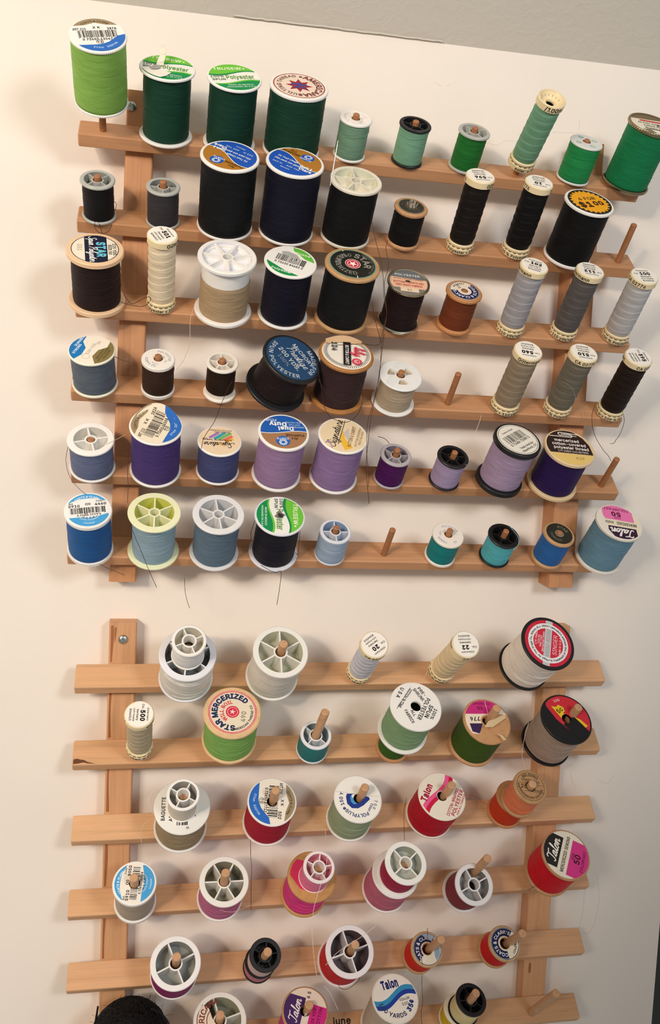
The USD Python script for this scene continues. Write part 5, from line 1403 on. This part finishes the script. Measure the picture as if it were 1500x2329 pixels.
# the ball of black yarn on the lowest slat's first peg
B, X, e, d = frame(1, 5)
R6 = 0.0295
ctr = B + (-.1620) * X + .012 * e + .0250 * d
yb = thing('yarn_ball', 'fuzzy ball of black yarn at the bottom left', 'yarn ball', matrix=gf(ctr, X / np.linalg.norm(X), np.cross(d, X / np.linalg.norm(X)), d))
core = trimesh.creation.icosphere(subdivisions=4, radius=R6 * .96)
core.vertices *= (1 + .02 * (np.random.default_rng(3).random(len(core.vertices)) - .5))[:, None]
hole6 = trimesh.creation.cylinder(radius=.0042, height=.08, sections=24)
ym = mat('thread', '0a090a')
obj('ball_core', to_m3(core) - to_m3(hole6), ym, yb, smooth=40)
g = np.random.default_rng(11); ms = []
for i in range(150):
    n1 = g.normal(size=3); n1 /= np.linalg.norm(n1)
    a1 = np.cross(n1, [.3, .5, .8]); a1 /= np.linalg.norm(a1); b1 = np.cross(n1, a1)
    off = .45 * (g.random() - .5); t = np.linspace(0, 2 * np.pi, 40)
    rr = R6 * (.975 + .02 * g.random())
    P = rr * (math.sqrt(1 - off * off) * (np.cos(t)[:, None] * a1 + np.sin(t)[:, None] * b1) + off * n1)
    ms.append(tube(P, .00065, 5))
for i in range(260):                       # loose fuzz
    n1 = g.normal(size=3); n1 /= np.linalg.norm(n1); a1 = g.normal(size=3) * .5
    P = catmull([n1 * R6 * .97, n1 * R6 * 1.02 + a1 * .0012, n1 * R6 * 1.035 + a1 * .0040], 3)
    ms.append(tube(P, .00011, 3))
obj('wound_strands', cat(ms), ym, yb, smooth=True)

# ---------------------------------------------------------------- loose thread ends, needle
LOOSE = [
 ('U2_1','2a2026',[-1968,-180,-720,-1966,-180,-759,-1943,-180,-789,-1915,-180,-795]),
 ('U2_1','2a2026',[-1945,-180,-718,-1927,-180,-756,-1913,-180,-795,-1873,-180,-775,-1852,-180,-726]),
 ('U2_1','2a2026',[-1846,-120,-562,-1832,-120,-572,-1833,-120,-601,-1842,-120,-625]),
 ('U3_1','3a2420',[-1778,-220,-1256,-1730,-220,-1269,-1634,-220,-1278,-1583,-220,-1243,-1576,-220,-1216,-1604,-220,-1212,-1698,-220,-1263,-1739,-220,-1230,-1760,-220,-1201]),
 ('U3_3','d8b898',[-1275,-300,-1262,-1300,-300,-1352,-1299,-300,-1513,-1334,-300,-1629,-1384,-300,-1704]),
 ('U2_6','5a3a28',[-92,-500,-623,-56,-500,-755,-15,-500,-880,10,-500,-999,21,-500,-1119,47,-500,-1231,38,-500,-1304,20,-500,-1395,14,-500,-1444]),
 ('U2_6','4a3022',[17,-520,-1433,16,-520,-1653,-4,-520,-1777,-24,-520,-1876,-54,-520,-2025,-49,-520,-2207,-41,-520,-2372,-10,-520,-2579]),
 ('U2_6','4a3022',[36,-510,-1382,21,-510,-1579,5,-510,-1752,-26,-510,-1958,-40,-510,-2165,-42,-510,-2248,-20,-510,-2372,-23,-510,-2456]),
 ('U2_6','4a3022',[17,-540,-741,8,-540,-805,32,-540,-923,9,-540,-1044,37,-540,-1235,26,-540,-1349,15,-540,-1447]),
 ('U4_5','3a2620',[-85,-600,-1186,-58,-600,-1296,-14,-600,-1429,-32,-600,-1468,-148,-600,-1469,-344,-600,-1489]),
 ('U4_5','3c2a2a',[-437,-580,-1569,-436,-580,-1657,-409,-580,-1759,-382,-580,-1894,-345,-580,-1965,-286,-580,-1998,-211,-580,-2007,-139,-580,-1947,-109,-580,-1848,-122,-580,-1800]),
 ('U4_5','3c2a2a',[-445,-660,-1723,-384,-660,-1815,-300,-660,-1866,-219,-660,-1866,-131,-660,-1810]),
 ('U4_10','3a2c22',[1822,-200,-1774,1800,-200,-1875,1830,-200,-2010,1909,-200,-2125,1963,-200,-2178,1985,-200,-2214]),
 ('U4_10','3a2c22',[2047,-200,-1809,2074,-200,-1899,2048,-200,-2000,2017,-200,-2048,1999,-200,-2076,1970,-200,-2082]),
 ('U4_9','8a8478',[1387,-500,-1634,1464,-500,-1673,1501,-500,-1731,1510,-500,-1782,1552,-500,-1849,1574,-500,-1899]),
 ('U4_8','e8d8c8',[938,-120,-1864,928,-120,-1918,909,-120,-1990,885,-120,-2054,856,-120,-2119]),
 ('U4_1','5a4038',[-1804,-300,-1637,-1747,-300,-1661,-1706,-300,-1664]),
 ('U4_3','3a2a20',[-1012,-550,-1768,-1041,-550,-1824,-1084,-550,-1937,-1120,-550,-2042,-1186,-550,-2156,-1203,-550,-2236]),
 ('U5_1','6a6a78',[-2096,-300,-2269,-2107,-300,-2366,-2077,-300,-2478,-2004,-300,-2565,-1940,-300,-2611]),
 ('U5_1','c8a888',[-1826,-550,-2230,-1781,-550,-2205,-1722,-550,-2171,-1703,-550,-2161]),
 ('U5_2','5a3a58',[-1690,-200,-2298,-1696,-200,-2414,-1689,-200,-2539,-1689,-200,-2656]),
 ('U5_6','2a2024',[80,-300,-2103,130,-300,-2116,157,-300,-2137,171,-300,-2153]),
 ('U5_7','a898b0',[690,-500,-2271,713,-500,-2283]),
 ('U6_2','3a3a44',[-1641,-580,-2795,-1575,-580,-2944,-1524,-580,-3063,-1468,-580,-3182]),
 ('U6_3','5a5a60',[-1272,-200,-3188,-1264,-200,-3283,-1245,-200,-3360,-1226,-200,-3410]),
 ('U6_4','2a2226',[-792,-300,-2745,-817,-300,-2839,-807,-300,-2890]),
 ('U6_4','2a2226',[-745,-400,-3050,-689,-400,-3083,-638,-400,-3101,-600,-400,-3094,-604,-400,-3200,-619,-400,-3336]),
 ('U6_4','2a2226',[-460,-300,-2809,-464,-300,-2882,-467,-300,-2985,-487,-300,-2970]),
 ('U6_1','5a4030',[-1855,-450,-3051,-1800,-450,-3079,-1745,-450,-3102,-1686,-450,-3126]),
 ('U6_8','90c8cc',[1058,-500,-2710,1132,-500,-2791,1136,-500,-2852,1102,-500,-2888]),
 ('L1_4','d8c0a0',[563,-300,-3856,549,-300,-3892,531,-300,-3937]),
 ('L2_1','c8a880',[-1633,-200,-4490,-1636,-200,-4516,-1639,-200,-4538]),
 ('L2_6','d8ccc0',[1406,-300,-4271,1381,-300,-4392,1371,-300,-4533,1403,-300,-4637]),
 ('L3_1b','e0d8d0',[-1353,-600,-4553,-1428,-600,-4584,-1469,-600,-4641,-1472,-600,-4691,-1434,-600,-4768]),
 ('L3_1','d8c8a8',[-1459,-200,-4988,-1508,-200,-5031,-1519,-200,-5093,-1514,-200,-5165]),
 ('L3_2','5a2a24',[-711,-200,-5173,-704,-200,-5301,-692,-200,-5403,-691,-200,-5551,-683,-200,-5727]),
 ('L3_3','d8d8d0',[-144,-200,-5114,-133,-200,-5179]),
 ('L3_4','6a3028',[457,-300,-4849,444,-300,-4932,447,-300,-5025,460,-300,-5179]),
 ('L3_5','8a4a38',[1144,-200,-4965,1062,-200,-4909,1012,-200,-4884,1007,-200,-4917]),
 ('L4_2','c8a0a0',[-940,-400,-5597,-862,-400,-5619,-794,-400,-5605,-710,-400,-5574]),
 ('L4_3b','f0dcd8',[-204,-620,-5113,-214,-620,-5243,-241,-620,-5321,-273,-620,-5442,-287,-620,-5538,-288,-620,-5661,-266,-620,-5857,-237,-620,-6011]),
 ('L4_3b','f0dcd8',[-112,-300,-6306,-64,-300,-6366,-33,-300,-6425,10,-300,-6514]),
 ('L5_4','7a2a22',[635,-450,-5804,639,-450,-5860,644,-450,-5916,605,-450,-5960,598,-450,-6006,613,-450,-6101]),
 ('L5_4','5a3028',[668,-300,-6274,668,-300,-6346,684,-300,-6492,678,-300,-6588,688,-300,-6686]),
 ('L5_3','5a3a34',[-8,-300,-6295,22,-300,-6340,78,-300,-6349,140,-300,-6306,170,-300,-6266]),
 ('L5_3','e8d8d8',[-171,-600,-5948,-98,-600,-5864,-5,-600,-5799,80,-600,-5750,190,-600,-5668]),
 ('L4_6','5a3a2c',[1494,-300,-5638,1551,-300,-5607,1599,-300,-5580]),
 ('L6_1','141012',[-1789,-600,-6261,-1773,-600,-6133,-1779,-600,-6210,-1770,-600,-6245]),
 ('L6_1','141012',[-1773,-620,-6230,-1735,-620,-6165,-1704,-620,-6137,-1664,-620,-6147,-1640,-620,-6168]),
 ('L6_1','141012',[-1408,-600,-6180,-1350,-600,-6211,-1308,-600,-6258,-1282,-600,-6304]),
]

SP['L6_1'] = (yb, (ctr, X / np.linalg.norm(X), np.cross(d, X / np.linalg.norm(X)), d))
for key, col, P in LOOSE:
    root, (b0, x, y, z) = SP[key]
    P = np.array(P, float).reshape(-1, 3) / 1e4
    Q = catmull(P, 6) - b0
    Q = np.stack([Q @ x, Q @ y, Q @ z], 1)
    obj('loose_thread', tube(Q, 0.00062 if key == 'L6_1' else 0.00019, 5), mat('print', col), root, smooth=True)
n0, n1 = np.array([-.0403, -.0600, -.0345]), np.array([-.0380, -.0620, -.0138])
nd = thing('sewing_needle', 'thin steel sewing needle standing behind the open cream spool', 'needle')
ax = (n1 - n0) / np.linalg.norm(n1 - n0); L = np.linalg.norm(n1 - n0)
a1 = np.cross(ax, [0, 1, 0]); a1 /= np.linalg.norm(a1); b1 = np.cross(ax, a1)
sh = lathe([(0, -.010), (.00016, -.008), (.00042, .004), (.00042, L - .0030), (.0005, L - .0015), (.0003, L), (0, L)], 14)
sh = to_m3(sh) - to_m3(rbox(-.00013, .00013, -.002, .002, L - .0022, L - .0008))
v3 = sh.to_mesh(); shm = trimesh.Trimesh(v3.vert_properties[:, :3], v3.tri_verts)
T = np.eye(4); T[:3, 0], T[:3, 1], T[:3, 2], T[:3, 3] = a1, b1, ax, n0
shm.apply_transform(T)
obj('needle_shaft', shm, mat('metal', 'f0ece4'), nd, smooth=40)
